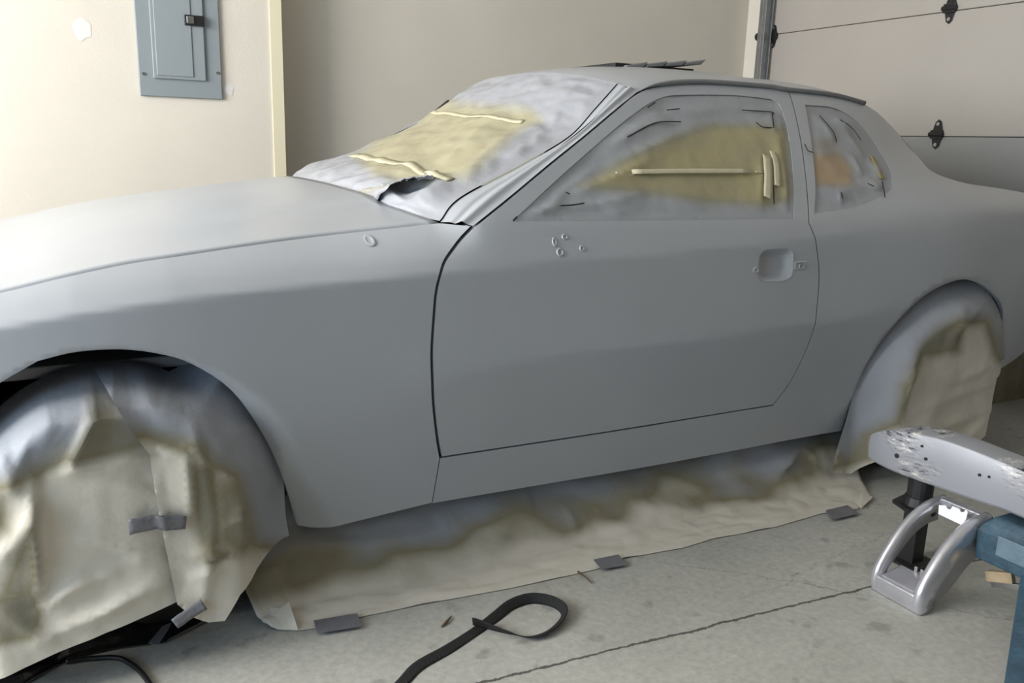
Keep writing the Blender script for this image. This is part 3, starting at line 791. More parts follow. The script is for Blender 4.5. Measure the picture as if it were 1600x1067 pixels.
# hood
HEA = [np.array([x, Yside(x, z), z]) for x, z in HE]
def hedge(t):
    f = t*(len(HEA)-1); i = min(int(f), len(HEA)-2); return L(HEA[i], HEA[i+1], f-i)
def hoodP(t, s):
    e = hedge(t); y = L(e[1]+.004, YW-e[1]-.004, s); q_ = 1-abs(2*s-1)**2.3
    a = abs(2*s-1)
    rise = L(.012, .050, sst(-.7, .35, e[0]))*q_
    rise += .010*sst(.75, .60, a)*sst(-.1, .5, e[0])       # raised centre field
    b = .10*sst(.25, .70, e[0])*q_
    return np.array([e[0]-b-.006*sst(.5, .7, e[0]), y, e[2]+rise])
def hn(t, s):
    a = hoodP(min(1, t+.005), s)-hoodP(max(0, t-.005), s); b = hoodP(t, min(1, s+.005))-hoodP(t, max(0, s-.005)); n = np.cross(a, b); return n/np.linalg.norm(n)
V, F = grid(lambda a, b: hoodP(a, b), 70, 70)
ho = cp(mesh('hood', V, F, M['primer'])); so = ho.modifiers.new('solid', 'SOLIDIFY'); so.thickness = .018; so.offset = -1
# channel below the hood shut line, black to paint in its shade
for sg in (0, 1):
    V = []; 
    for p in HEA:
        for dy, dz in ((-.004, -.012), (.03, -.010)):
            y = p[1]+dy; V.append((p[0], YW-y if sg else y, p[2]+dz-.008))
    F = [(i*2, i*2+2, i*2+3, i*2+1) for i in range(len(HEA)-1)]
    cp(mesh('hood_channel', V, F, M['seal_shade'], smooth=False))
# cowl strip between hood and windscreen
V, F = grid(lambda a, b: (wind(b, 0)*(1-a)+hoodP(1, b)*a)+np.array([0, 0, -.014*math.sin(PI*min(1, a*1.0))-.003]), 4, 50)
cp(mesh('cowl', V, F, M['primer']))
# hatch: from the roof end down to the tail
CPC = [np.array(p) for p in catmull([bp(u, v, Yside) for u, v in CPIL], 6)]+[np.array([x, Yside(x, z), z]) for x, z in rear_e[:2]]
def cpc(t):
    f = t*(len(CPC)-1); i = min(int(f), len(CPC)-2); return L(CPC[i], CPC[i+1], f-i)
def hatchP(a, b):
    e = cpc(a); y = L(e[1], YW-e[1], b); q_ = 1-abs(2*b-1)**2.4
    return np.array([e[0]+.03*(1-a)*q_+.06*a*q_, y, e[2]+L(CROWN, .03, min(1, a*1.5))*q_])
V, F = grid(hatchP, 40, 30); cp(mesh('hatch', V, F, M['primer']))
# tail and nose closures
def tailP(a, b):
    e = [np.array([x, Yside(x, z), z]) for x, z in rear_e[1:4]]; f = a*2; i = min(1, int(f)); p = L(e[i], e[i+1], f-i)
    q_ = 1-abs(2*b-1)**2.4; return np.array([p[0]+.06*q_, L(p[1], YW-p[1], b), p[2]])
V, F = grid(tailP, 8, 24); cp(mesh('tail_panel', V, F, M['primer']))
def noseP(a, b):
    if a < 1e-6: return hoodP(0, b)
    e = [np.array([x, Yside(x, z), z]) for x, z in (HE[0], LOW[2], LOW[1])]; f = a*2; i = min(1, int(f)); p = L(e[i], e[i+1], f-i)
    q_ = 1-abs(2*b-1)**2.4; return np.array([p[0]-.07*q_*math.sin(PI*min(1, .3+a)), L(p[1], YW-p[1], b), p[2]+(.05*q_ if a == 0 else .05*q_*(1-a))])
V, F = grid(noseP, 8, 24); cp(mesh('nose_panel', V, [f[::-1] for f in F], M['primer']))
# underbody, wheel houses, wheels
q = MB(); q.box((.42, .12, .21), (2.02, YW-.12, .235)); q.box((-.34, .40, .22), (.42, YW-.40, .5)); q.box((2.02, .40, .21), (2.95, YW-.40, .6)); q.box((-.34, .36, .22), (-.33, YW-.36, .60))
fixparent(q.build('underbody', M['dark']), car)
for cx, cz, rr in ((0, .318, .345), (2.445, .32, .36)):
    for sg in (0, 1):
        V = []; n = 30
        for k in range(n+1):
            a = math.radians(-14+208*k/n)
            for y in (.10, .40):
                V.append((cx+rr*math.cos(a), YW-y if sg else y, cz+rr*math.sin(a)))
        F = [(2*k, 2*k+2, 2*k+3, 2*k+1) for k in range(n)]; V.append((cx, YW-.40 if sg else .40, cz)); c = len(V)-1
        F += [(2*k+1, 2*k+3, c) for k in range(n)]
        cp(mesh('wheel_house', V, F, M['dark']))
def wheel(cx, y0, y1, cz=.305, r=.305):
    ym = (y0+y1)/2; hw = abs(y1-y0)/2
    prof = [(.19, -hw*.9), (.215, -hw), (.27, -hw*1.02), (.295, -hw*.85), (r, -hw*.6), (r, hw*.6), (.295, hw*.85), (.27, hw*1.02), (.215, hw), (.19, hw*.9)]
    def ring(prof, name, mt, par=None):
        n = 48; V = [(cx+p[0]*math.cos(2*PI*k/n), ym+p[1], cz+p[0]*math.sin(2*PI*k/n)) for k in range(n) for p in prof]; L_ = len(prof)
        F = [(k*L_+i, k*L_+i+1, ((k+1) % n)*L_+i+1, ((k+1) % n)*L_+i) for k in range(n) for i in range(L_-1)]
        return mesh(name, V, F, mt)
    w = cp(ring(prof, 'wheel', M['rubber']))
    d = ring([(.0, -hw*.3), (.05, -hw*.5), (.15, -hw*.4), (.18, -hw*.8), (.2, -hw*.88)], 'rim', M['galv']); d.parent = w
wheel(.0, .085, .27, .268, .268); wheel(2.445, .05, .26); wheel(0, YW-.27, YW-.075); wheel(2.445, YW-.26, YW-.05)
# pale frame rail seen above the front wheel
a = on(180, 572, 1, .16)
q = MB(); q.box((-.31, .16, a[2]-.013), (.31, .26, a[2]+.012)); fixparent(q.build('frame_rail', M['primer'], bevel=.003), car)
q = MB(); q.tube([(P_, .198, a[2]+.002) for P_ in (.1, .101)], .004, 8); 
# slatted sunroof deflector standing up from the roof
A = on(905, 110, 1, .80); B = on(1039, 104, 1, .80)
sr = None
print('sunroof', A, B)
ux0, ux1 = A[0], B[0]
q = MB()
for k in range(4):
    f0, f1 = .12+.22*k, .12+.22*k+.205
    xa, xb = L(ux0, ux1, f0), L(ux0, ux1, f1)
    za, zb_ = L(A[2], B[2], f0), L(A[2], B[2], f1)
    V = [(xa, .60, za-.006), (xb, .60, zb_-.006), (xb, 1.10, zb_-.006), (xa, 1.10, za-.006), (xa+.012, .60, za+.004), (xb+.02, .60, zb_+.012), (xb+.02, 1.10, zb_+.012), (xa+.012, 1.10, za+.004)]
    q.add(V, [(0,3,2,1),(4,5,6,7),(0,1,5,4),(1,2,6,5),(2,3,7,6),(3,0,4,7)])
fixparent(q.build('sunroof_louvre', M['primer_in'], bevel=.003), car)
q = MB(); q.box((ux0+.02, .62, roofP(.3, .5)[2]-.03), (ux1-.02, 1.08, roofP(.3, .5)[2]+.002)); fixparent(q.build('sunroof_seal', M['seal_shade']), car)
# small dark visor corner at the far top of the windscreen
P = wind(.985, .80); q = MB(); q.obox(tuple(P+np.array([0, .0, .012])), (.045, 0, .035), (0, .012, 0), (.004, 0, .010)); fixparent(q.build('far_pillar_trim', M['seal_shade'], bevel=.003), car)

# ================================================================== masking paper round the wheels
def Wf(x, z):
    rr = math.hypot(x, max(0, z-.318)); g = sst(.335, .20, rr)
    y = L(.045, .085, sst(.05, .2, x))*(1-g)-.060*g-.025*sst(.30, .0, z)
    if z > .318:
        a = math.degrees(math.atan2(z-.318, x)); k = sst(46, 68, a)*sst(175, 150, a)
        y += k*5*max(0, rr-.238)
    return y
def xz(fn, *pix): return [(p[0], p[2]) for p in (bp(u, v, fn) for u, v in pix)]
def arcp(a0, a1, n, cx=0, cz=.318, up=None):
    out = []
    for a in np.linspace(a0, a1, n):
        r = up(a) if callable(up) else up
        out.append((cx+r*math.cos(math.radians(a)), cz+r*math.sin(math.radians(a))))
    return out
rf_ = lambda a: L(.268, .338, max(sst(64, 46, a), sst(160, 175, a)))
sheetB = arcp(0, 94, 34, up=rf_) + xz(Wf, (178, 625), (204, 668), (232, 703), (240, 760), (250, 815), (262, 872), (276, 940), (300, 960), (325, 969), (350, 966), (374, 926), (400, 884), (430, 846), (450, 834)) + [(.338, .22), (.338, .27)]
sheetA = arcp(66, 184, 36, up=rf_) + [(-.338, .16), (-.33, .03)] + xz(Wf, (0, 1061), (95, 1018), (180, 982), (276, 941), (300, 900), (282, 800), (262, 700), (300, 660))
fc = empty('wheel_masking_cover', (0, 0, 0), 'crumpled brown masking paper sheets draped over the front wheel of the grey car', 'masking paper')
CRA = [(168, 612, 105, 725, .022, 16, 4), (60, 742, 232, 703, .012, 3, 26), (52, 745, 66, 930, .020, 5, 24), (150, 742, 250, 770, .006, 8, 20), (120, 840, 250, 862, .014, 20, 5), (60, 1000, 260, 905, .014, 10, 16),
       (0, 870, 60, 790, .018, 10, 22), (10, 960, 80, 1000, .010, 8, 12), (-20, 640, 20, 760, .014, 8, 14), (60, 640, 20, 760, .010, 8, 14), (100, 610, 60, 700, .008, 6, 12), (200, 870, 262, 872, .008, 5, 8), (90, 930, 180, 890, .008, 8, 14),
       (225, 640, 160, 610, .008, 4, 10), (130, 900, 60, 960, .008, 12, 8), (150, 960, 240, 900, .007, 6, 8)]
CRB = [(168, 612, 232, 703, .016, 4, 16), (228, 690, 296, 704, .012, 4, 30), (292, 705, 300, 800, .016, 5, 18), (236, 705, 276, 930, .006, 3, 6), (300, 650, 330, 800, .012, 9, 14), (298, 615, 350, 700, .014, 5, 14),
       (360, 660, 385, 668, .010, 4, 6), (385, 666, 395, 760, .010, 10, 8), (340, 690, 385, 668, .010, 5, 10), (375, 790, 440, 745, .014, 5, 8), (350, 820, 420, 780, .012, 5, 8), (310, 860, 372, 870, .020, 14, 5), (300, 900, 345, 880, .012, 6, 10), (330, 820, 318, 960, .012, 10, 16),
       (400, 700, 430, 760, .012, 5, 8), (410, 760, 440, 730, .014, 4, 5), (412, 790, 446, 762, .012, 4, 5), (420, 820, 445, 790, .010, 4, 5), (376, 760, 380, 860, .010, 8, 8), (262, 870, 310, 880, .006, 4, 8)]
def fl(k, seed, lst, amp=1.):
    def d(u, v, x, z):
        k_ = sst(.345, .27, math.hypot(x if x < 1 else x-2.445, max(0, z-.318)))
        return k_*amp*(.010*fbm(x*5+seed, z*4, seed)+.004*abs(noise.noise(Vector((x*16+seed, z*12, seed)))))+creases(u, v, lst)*k*max(.15, k_)
    return d
SA = [([(-200, 500), (260, 500), (262, 660), (225, 690), (160, 640), (120, 700), (60, 735), (-10, 760), (-60, 900), (-260, 900)], 34)]
SAo = [([(160, 610), (250, 640), (232, 700), (120, 722), (95, 720)], 20), ([(0, 930), (30, 840), (55, 790), (60, 900), (50, 940)], 18), ([(-60, 940), (60, 920), (55, 1000), (-60, 1020)], 14), ([(60, 700), (0, 760), (20, 830), (-100, 850), (-60, 640)], 26), ([(45, 945), (65, 950), (60, 985), (45, 975)], 8)]
SB = [([(20, 480), (480, 480), (500, 860), (400, 850), (370, 740), (330, 720), (310, 690), (238, 680), (60, 660)], 26)]
SBo = [([(296, 720), (340, 720), (350, 850), (310, 870), (300, 800)], 18), ([(330, 740), (440, 760), (440, 840), (380, 870), (340, 850)], 30), ([(232, 690), (250, 640), (300, 690), (290, 705)], 10), ([(312, 850), (365, 855), (340, 880), (318, 875)], 8)]
def spA(u, v): return max(.95*blobs(u, v, SA), .5*blobs(u, v, SAo))
def spB(u, v): return max(.95*blobs(u, v, SB), .46*blobs(u, v, SBo))
def reown(o, p):
    o.parent = p; o.matrix_parent_inverse = Matrix.Translation(-Vector(p.location)); return o
dA = fl(1.35, 1.1, CRA); dB = fl(1.25, 5.3, CRB)
reown(sheet('paper_sheet', sheetA, Wf, M['paper'], dA, spA, h=.0105, flange=0), fc)
reown(sheet('paper_sheet', sheetB, lambda x, z: Wf(x, z)-.010, M['paper'], dB, spB, h=.0105, flange=0), fc)
WfB = lambda x, z: Wf(x, z)-.012-max(0, dB(*proj((x, Wf(x, z), z)), x, z))
WfA = lambda x, z: Wf(x, z)-.002-dA(*proj((x, Wf(x, z), z)), x, z)
WfAB = lambda x, z: min(WfA(x, z), WfB(x, z)) if x > bp(250, 815, Wf)[0] else WfA(x, z)-.004
tape_on('duct_tape', [(201, 821), (245, 813), (290, 814)], .030, WfAB, M['tape'], parent=fc, off=.007, label='grey duct tape')
tape_on('duct_tape', [(318, 941), (296, 955), (272, 972)], .024, lambda x, z: WfB(x, z), M['tape'], parent=fc, off=.008, label='grey duct tape')

# rear wheel
def Wr(x, z):
    dx = x-2.445; rr = math.hypot(dx, max(0, z-.318)) if z > .318 else abs(dx)
    g = sst(.345, .22, rr); return L(.045, .004, sst(.0, .2, dx))-L(.095, .055, sst(0, .2, dx))*g-.02*sst(.3, 0, z)
rearp = arcp(8, 168, 40, cx=2.445, up=.344) + [(2.098, .30), (2.075, .22)] + xz(Wr, (1308, 700), (1300, 738), (1330, 740), (1380, 716), (1440, 700), (1490, 700), (1520, 697), (1538, 680), (1548, 640), (1556, 590))
CRR = [(1545, 460, 1490, 520, .020, 7, 16), (1525, 450, 1480, 505, .012, 5, 10), (1430, 560, 1400, 660, .018, 6, 16), (1410, 600, 1430, 580, .012, 4, 6), (1480, 600, 1550, 570, .010, 14, 8), (1430, 640, 1545, 600, .010, 14, 10),
       (1440, 680, 1550, 640, .010, 12, 10), (1500, 480, 1490, 540, .010, 8, 12), (1560, 480, 1560, 560, .012, 4, 6), (1385, 520, 1350, 640, .010, 6, 12), (1535, 660, 1500, 700, .012, 10, 6), (1550, 500, 1575, 515, .010, 3, 5)]
SR = [([(1280, 400), (1600, 400), (1600, 560), (1560, 560), (1540, 500), (1490, 500), (1450, 540), (1410, 600), (1400, 660), (1350, 680), (1330, 720), (1250, 700)], 22)]
SRo = [([(1440, 520), (1500, 500), (1500, 550), (1440, 560)], 14), ([(1300, 690), (1360, 680), (1360, 720), (1290, 740)], 12)]
rc = empty('wheel_masking_cover', (2.445, 0, 0), 'brown masking paper bag covering the rear wheel in its arch', 'masking paper')
reown(sheet('paper_sheet', rearp, Wr, M['paper'], fl(.9, 8.8, CRR, .8), lambda u, v: max(.92*blobs(u, v, SR), .5*blobs(u, v, SRo)), h=.014, flange=0), rc)

# paper skirt under the sill, its hem taped to the floor
HEM = [(438, 984), (463, 985), (493, 981), (574, 961), (680, 940), (795, 919), (870, 903), (932, 889), (976, 872), (1030, 862), (1070, 855), (1111, 842), (1160, 833), (1212, 823), (1284, 802), (1340, 795), (1362, 779)]
hem = [on(u, v, 2, .003) for u, v in HEM]
hx_ = [p[0] for p in hem]; hy_ = [p[1] for p in hem]
print('hem', np.round(hem, 3).tolist())
SKC = [(430, 905, 450, 985, .012, 4, 8), (560, 850, 690, 830, .010, 6, 14), (700, 800, 720, 830, .010, 4, 8), (690, 802, 700, 830, .012, 3, 5), (880, 790, 905, 830, .016, 8, 12), (900, 805, 1000, 825, .008, 4, 18), (1000, 790, 1100, 800, .010, 6, 14), (760, 850, 900, 835, .008, 6, 14),
       (1080, 705, 1200, 690, .010, 3, 6), (1245, 700, 1212, 745, .026, 4, 14), (1255, 700, 1275, 720, .012, 3, 6), (1130, 740, 1240, 720, .010, 10, 10), (600, 880, 700, 868, .006, 6, 14), (440, 850, 560, 845, .010, 8, 10), (820, 765, 830, 800, .008, 4, 8), (1020, 800, 1110, 835, .006, 5, 12)]
def skirt(a, b):
    # a along the car, b from the sill (0) to the hem (1)
    x = L(.20, 2.25, a); xe = L(hx_[0], hx_[-1], a); ye = float(np.interp(xe, hx_, hy_))
    prof_y = [.165, .150, .095, .020, ye*.45, ye]; prof_z = [.232, .160, .080, .018, .005, .002]
    t = b*5; i = min(4, int(t)); f = t-i; f2 = f
    P = np.array([L(x, xe, b), L(prof_y[i], prof_y[i+1], f2), L(prof_z[i], prof_z[i+1], f2)])
    if b > .55: P[1] = L(P[1], ye, sst(.55, 1, b)) if b > .999 else P[1]
    u, v = proj(P); w = sst(0.03, .30, b)*sst(1.02, .80, b)
    d = w*(.013*fbm(P[0]*5, b*3, 2.2)+.007*abs(noise.noise(Vector((P[0]*11, b*6, 5)))))+creases(u, v, SKC)*w
    P[1] -= d*sst(.75, .3, b)*1.0; P[2] += abs(d)*sst(.2, .7, b)*.9
    P[2] += .006*sst(.97, 1, b)*max(0, noise.noise(Vector((P[0]*9, 3, 1))))
    P[2] = max(P[2], .0015); return P
NU, NV = 190, 44
V = [skirt(i/NU, j/NV) for j in range(NV+1) for i in range(NU+1)]
F = [(j*(NU+1)+i, j*(NU+1)+i+1, (j+1)*(NU+1)+i+1, (j+1)*(NU+1)+i) for j in range(NV) for i in range(NU)]
def sk_sp(P, b):
    n = .16*noise.noise(Vector((P[0]*3.1, b*3, 1.7)))+.10*noise.noise(Vector((P[0]*9, b*7, 4)))
    e = sst(.66, .24, b+n+.05)
    return .95*e
SP = [sk_sp(V[j*(NU+1)+i], j/NV) for j in range(NV+1) for i in range(NU+1)]
sk = empty('masking_paper_skirt', (1.2, 0, 0), 'long strip of brown masking paper hanging from the sill and taped to the floor', 'masking paper')
o = mesh('paper_sheet', V, F, M['paper'], attrs={'spray': SP}); so = o.modifiers.new('solid', 'SOLIDIFY'); so.thickness = .0012; fixparent(o, sk)
# folded-back paper corners at the front end of the skirt
def flap(pix, zs, par, name='folded_corner', mt=None):
    V = [tuple(on(u, v, 2, z)) for (u, v), z in zip(pix, zs)]; n = len(V)
    c = tuple(np.mean(V, 0)+np.array([0, 0, .004])); V.append(c)
    o = mesh(name, V, [(i, (i+1) % n, n) for i in range(n)], mt or M['paper'], smooth=False, attrs={'spray': [0.]*(n+1)})
    s_ = o.modifiers.new('sub', 'SUBSURF'); s_.levels = 2; s_.render_levels = 2; s_.subdivision_type = 'SIMPLE'
    so = o.modifiers.new('solid', 'SOLIDIFY'); so.thickness = .001; fixparent(o, par); return o
flap([(400, 945), (438, 950), (452, 940), (466, 984), (440, 983), (410, 972)], [.02, .035, .045, .006, .004, .006], sk)
flap([(398, 905), (405, 880), (412, 900), (424, 930), (410, 925)], [.05, .07, .075, .03, .03], sk)
flap([(1335, 783), (1348, 768), (1364, 777), (1345, 795)], [.006, .010, .012, .008], sk)
def ftape(pix, par, mt=M['tape'], name='duct_tape', z=.010):
    V = [tuple(on(u, v, 2, z)) for u, v in pix]; n = len(V)
    V += [(v[0], v[1], v[2]-.0012) for v in V]
    F = [tuple(range(n)), tuple(range(n, 2*n))[::-1]]+[(i, i+n, (i+1) % n+n, (i+1) % n) for i in range(n)]
    o = mesh(name, V, F, mt, smooth=False); fixparent(o, par); o['label'] = 'grey duct tape'; return o
ftape([(490, 969), (558, 958), (565, 978), (496, 989)], sk)
ftape([(927, 874), (966, 866), (980, 882), (940, 889)], sk)
ftape([(1290, 797), (1324, 789), (1342, 802), (1300, 812)], sk)
ftape([(1190, 772), (1202, 757), (1208, 766), (1200, 775)], sk, z=.010)
ftape([(1302, 745), (1312, 743), (1314, 755), (1304, 755)], sk, z=.008)

# paper hanging behind the rear wheel and a sheet on the floor under the tail
rs = lambda x, z: .42
hp = sheet('hanging_masking_paper', xz(rs, (1548, 560), (1620, 560), (1620, 672), (1592, 655), (1578, 648), (1582, 668), (1562, 700), (1550, 660)), rs, M['paper'], fl(.9, 3.3, [(1560, 600, 1600, 650, .03, 8, 14)]), lambda u, v: .35, h=.03, flange=0)
hp.parent = None; hp.matrix_parent_inverse = Matrix.Identity(4); tag(hp, 'dim brown masking paper hanging behind the rear wheel under the tail', 'masking paper')

# ================================================================== things on the floor
# black plastic bag under the front wheel
def bag(a, b):
    up_ = [(-80, 1075), (0, 1058), (95, 1012), (180, 975), (276, 936), (330, 925)]; lo = [(-60, 1095), (40, 1072), (110, 1030), (185, 1015), (258, 1006), (332, 968)]
    f = a*5; i = min(4, int(f)); f -= i
    p = (L(up_[i][0], up_[i+1][0], f), L(up_[i][1], up_[i+1][1], f)); q_ = (L(lo[i][0], lo[i+1][0], f), L(lo[i][1], lo[i+1][1], f))
    P0 = on(*p, 2, .0)+np.array([0, .03, 0]); P1 = on(*q_, 2, .0); P = L(P0, P1, b)
    w = sst(0, .15, b)*sst(1, .8, b)
    P[2] = .003+w*(.018+.020*noise.noise(Vector((P[0]*9, P[1]*16, 2)))+.012*abs(noise.noise(Vector((P[0]*22, P[1]*30, 6)))))
    return P
V, F = grid(bag, 70, 24); o = mesh('plastic_bag', V, F, M['bag']); so = o.modifiers.new('solid', 'SOLIDIFY'); so.thickness = .001
tag(o, 'flattened glossy black plastic bag on the floor under the front wheel', 'plastic bag')
tp = ftape([(232, 1004), (254, 978), (268, 972), (262, 984), (246, 1008)], o, z=.034); tp.matrix_parent_inverse = Matrix.Identity(4)
# power cord
q = MB(); q.tube([tuple(p) for p in catmull([on(u, v, 2, .006) for u, v in [(104, 1034), (128, 1030), (150, 1028), (185, 1028), (210, 1041), (228, 1060), (240, 1085), (235, 1130)]], 8)], .0052, 10)
tag(q.build('power_cord', M['cord'], smooth=True), 'thin black cord curving over the floor beside the black bag', 'cord')
# webbing strap with a loop
SPX = [(590, 1105, 0), (630, 1064, .1), (655, 1040, .25), (700, 1014, .2), (745, 984, .1), (775, 964, .4), (800, 948, .9), (830, 940, 1.2), (860, 944, 1.25), (880, 956, 1.1), (878, 970, .8), (858, 988, .6), (828, 997, .45), (795, 992, .8), (760, 983, 1.1), (738, 980, 1.2)]
C = catmull([tuple(on(u, v, 2, .004))+(r,) for u, v, r in SPX], 8); V = []
for i, c in enumerate(C):
    t = Vector(C[min(i+1, len(C)-1)][:3])-Vector(C[max(i-1, 0)][:3]); t.z = 0; t.normalize(); n = Vector((-t.y, t.x, 0)); r = c[3]
    w = n*math.cos(r)+Vector((0, 0, 1))*math.sin(r); lift = .0125*abs(math.sin(r))
    lift += .006*sst(.9, 1., i/len(C)) if i > len(C)*.85 else 0
    for k in (-1, -.5, .5, 1):
        p = Vector(c[:3])+w*k*.0125; V.append((p.x, p.y, p.z-.003+lift))
F = [(i*4+k, i*4+k+1, i*4+5+k, i*4+4+k) for i in range(len(C)-1) for k in range(3)]
o = mesh('webbing_strap', V, F, M['strap']); so = o.modifiers.new('solid', 'SOLIDIFY'); so.thickness = .0018; so.offset = 0
tag(o, 'black webbing strap lying on the concrete with a loop at its end', 'strap')
q = MB(); q.tube([on(903, 893, 2, .004), on(914, 901, 2, .006), on(925, 911, 2, .004)], [.0025, .002, .0012], 6); tag(q.build('twig', M['rust'], smooth=True), 'small brown twig on the floor by the hem of the paper skirt', 'twig')
q = MB(); q.tube([on(690, 979, 2, .003), on(697, 972, 2, .005), on(706, 962, 2, .003)], [.002, .0035, .001], 6); tag(q.build('debris_scrap', M['rust'], smooth=True), 'tiny dark scrap on the concrete left of the strap loop', 'scrap')

# ---- bumper beam resting on a jack stand and a blue stand
BB = [(1356, 716), (1372, 726), (1400, 739), (1450, 757), (1500, 775), (1560, 795), (1600, 811), (1660, 838), (1740, 880)]
ZB = .242
bot = [on(u, v, 2, ZB) for u, v in BB]
TT = [(1354, 673), (1370, 668), (1398, 669), (1448, 678), (1500, 695), (1560, 719), (1600, 736), (1660, 765), (1740, 806)]
# top edge stands above the bottom one: same plan position, height from the traced edge
top = []
for (u, v), P in zip(TT, bot):
    Q = on(u, v, 0, P[0]+.004); top.append(np.array([P[0]+.004, P[1], Q[2]]))
print('bumper', np.round(bot, 3).tolist(), [round(t[2], 3) for t in top])
botc = [np.array(p) for p in catmull(bot, 8)]; topc = [np.array(p) for p in catmull(top, 8)]
n_ = len(botc); V = []; F = []
ring = 12
for i in range(n_):
    b_, t_ = botc[i], topc[i]; e = sst(0, .12, i/n_)
    T = botc[min(i+1, n_-1)]-botc[max(i-1, 0)]; T[2] = 0; T /= np.linalg.norm(T); N = np.array([-T[1], T[0], 0]); N = N if N[0] > 0 else -N  # inward, away from the camera
    H = t_[2]-b_[2]; D = .020+.055*e
    sec = [(.004, 0), (0, .006), (-.002, H*.5), (0, H-.008), (.003, H-.002), (.009, H), (D, H+.004), (D+.003, H), (D, H*.5), (D, .004), (D*.6, 0), (.02, -.001)]
    for a, h in sec: V.append(b_+N*a+np.array([0, 0, h]))
for i in range(n_-1):
    for k in range(ring):
        F.append((i*ring+k, i*ring+(k+1) % ring, (i+1)*ring+(k+1) % ring, (i+1)*ring+k))
F.append(tuple(range(ring))[::-1]); F.append(tuple((n_-1)*ring+k for k in range(ring)))
o = mesh('bumper_beam', V, F, M['alu']); bv = o.modifiers.new('bevel', 'BEVEL'); bv.width = .002; bv.segments = 2; bv.limit_method = 'ANGLE'
bm = bmesh.new(); bm.from_mesh(o.data); bmesh.ops.recalc_face_normals(bm, faces=bm.faces); bm.to_mesh(o.data); bm.free()
tag(o, 'scratched silver aluminium bumper beam lying across the stands at right', 'bumper')
# bolt holes through the face
for u, v, r in ((1401, 712, .006), (1446, 717, .004), (1440, 697, .003), (1530, 742, .0035), (1545, 745, .003)):
    P = on(u, v, 0, 1.81); k = int(np.argmin([abs(c[1]-P[1]) for c in botc])); P = on(u, v, 0, botc[k][0]-.003)
    q = MB(); q.tube([P+np.array([-.0008, 0, 0]), P+np.array([.004, 0, 0])], r, 12); c = q.build('bolt_hole', M['seal_shade']); c.parent = o
# jack stand
jx, jy = 1.850, -.395
js = empty('jack_stand', (jx, jy, 0), 'black steel stand holding up the left end of the bumper beam', 'stand')
def jp(q, name, **k): return fixparent(q.build(name, M['blackst'], **k), js)
q = MB(); q.box((jx-.022, jy-.022, 0), (jx+.022, jy+.022, .150)); jp(q, 'post', bevel=.002)
q = MB()
V = []; 
for k in range(6): a = 2*PI*k/6+.2; V.append((jx+.062*math.cos(a), jy+.062*math.sin(a), .152))
V += [(x, y, .162) for x, y, z in V]
q.add(V, [tuple(range(6))[::-1], tuple(range(6, 12))]+[(i, (i+1) % 6, (i+1) % 6+6, i+6) for i in range(6)]); jp(q, 'collar', bevel=.002)
q = MB(); q.tube([(jx, jy, .16), (jx, jy, .185)], [.040, .034], 20); q.tube([(jx, jy, .183), (jx, jy, .241)], .031, 20); jp(q, 'sleeve', bevel=.002, seg=1)
q = MB(); q.box((jx-.05, jy-.05, 0), (jx+.05, jy+.05, .006)); jp(q, 'base_plate', bevel=.001)
# blue stand
sh = empty('sawhorse', (1.86, -.9, 0), 'blue painted wooden stand under the near end of the bumper beam', 'sawhorse')
q = MB(); y1, y0 = -.590, -1.30; x0, x1 = 1.79, 1.93; za, zb2 = .118, .228
c_ = .018
V = [(x0, y1-.006, za), (x0, y1, zb2-c_*2.2), (x0+.004, y1-.012, zb2-c_), (x0+c_, y1-.03, zb2), (x1-c_, y1-.03, zb2), (x1, y1, zb2-c_), (x1, y1, za)]
V2 = [(x0, y0, za), (x0, y0, zb2-c_*2.2), (x0, y0, zb2-c_), (x0+c_, y0, zb2), (x1-c_, y0, zb2), (x1, y0, zb2-c_), (x1, y0, za)]
q.add(V+V2, [tuple(range(7)), tuple(range(7, 14))[::-1]]+[(i, i+7, (i+1) % 7+7, (i+1) % 7) for i in range(7)])
fixparent(q.build('top_beam', M['blue'], bevel=.005), sh)
q = MB(); q.box((x0-.004, y0, za+.03), (x0, y1-.055, zb2-.032)); fixparent(q.build('side_rail', M['bluew'], bevel=.0015), sh)
Lt = on(1600, 905, 0, x0+.02); Lb = on(1573, 1090, 2, 0)
print('leg', Lt, Lb)
def leg(P, Q, w=.035, d=.020):
    P, Q = np.array(P), np.array(Q); ax = (Q-P)/2; c = (P+Q)/2
    q = MB(); q.obox(c, (0, w, 0), (d, 0, 0), ax); fixparent(q.build('leg', M['blue'], bevel=.003), sh)
leg((x0+.02, Lt[1]-.035, za+.01), (Lb[0], Lb[1]-.035, .0)); leg((x1-.02, Lt[1]-.035, za+.01), (x1+.22, Lb[1]-.035, 0)); leg((x0+.02, -1.22, za+.01), (Lb[0], -1.30, 0)); leg((x1-.02, -1.22, za+.01), (x1+.22, -1.30, 0))
q = MB(); P = on(1550, 895, 0, x0+.03); q.obox(P+np.array([0, -.02, -.0]), (.008, 0, 0), (0, .030, -.012), (0, .004, .012)); fixparent(q.build('cleat', M['wood'], bevel=.002), sh)
q = MB(); P = on(1578, 915, 0, x0+.03); q.obox(P, (.006, 0, 0), (0, .04, -.015), (0, .003, .006)); fixparent(q.build('bracket', M['steel'], bevel=.001), sh)

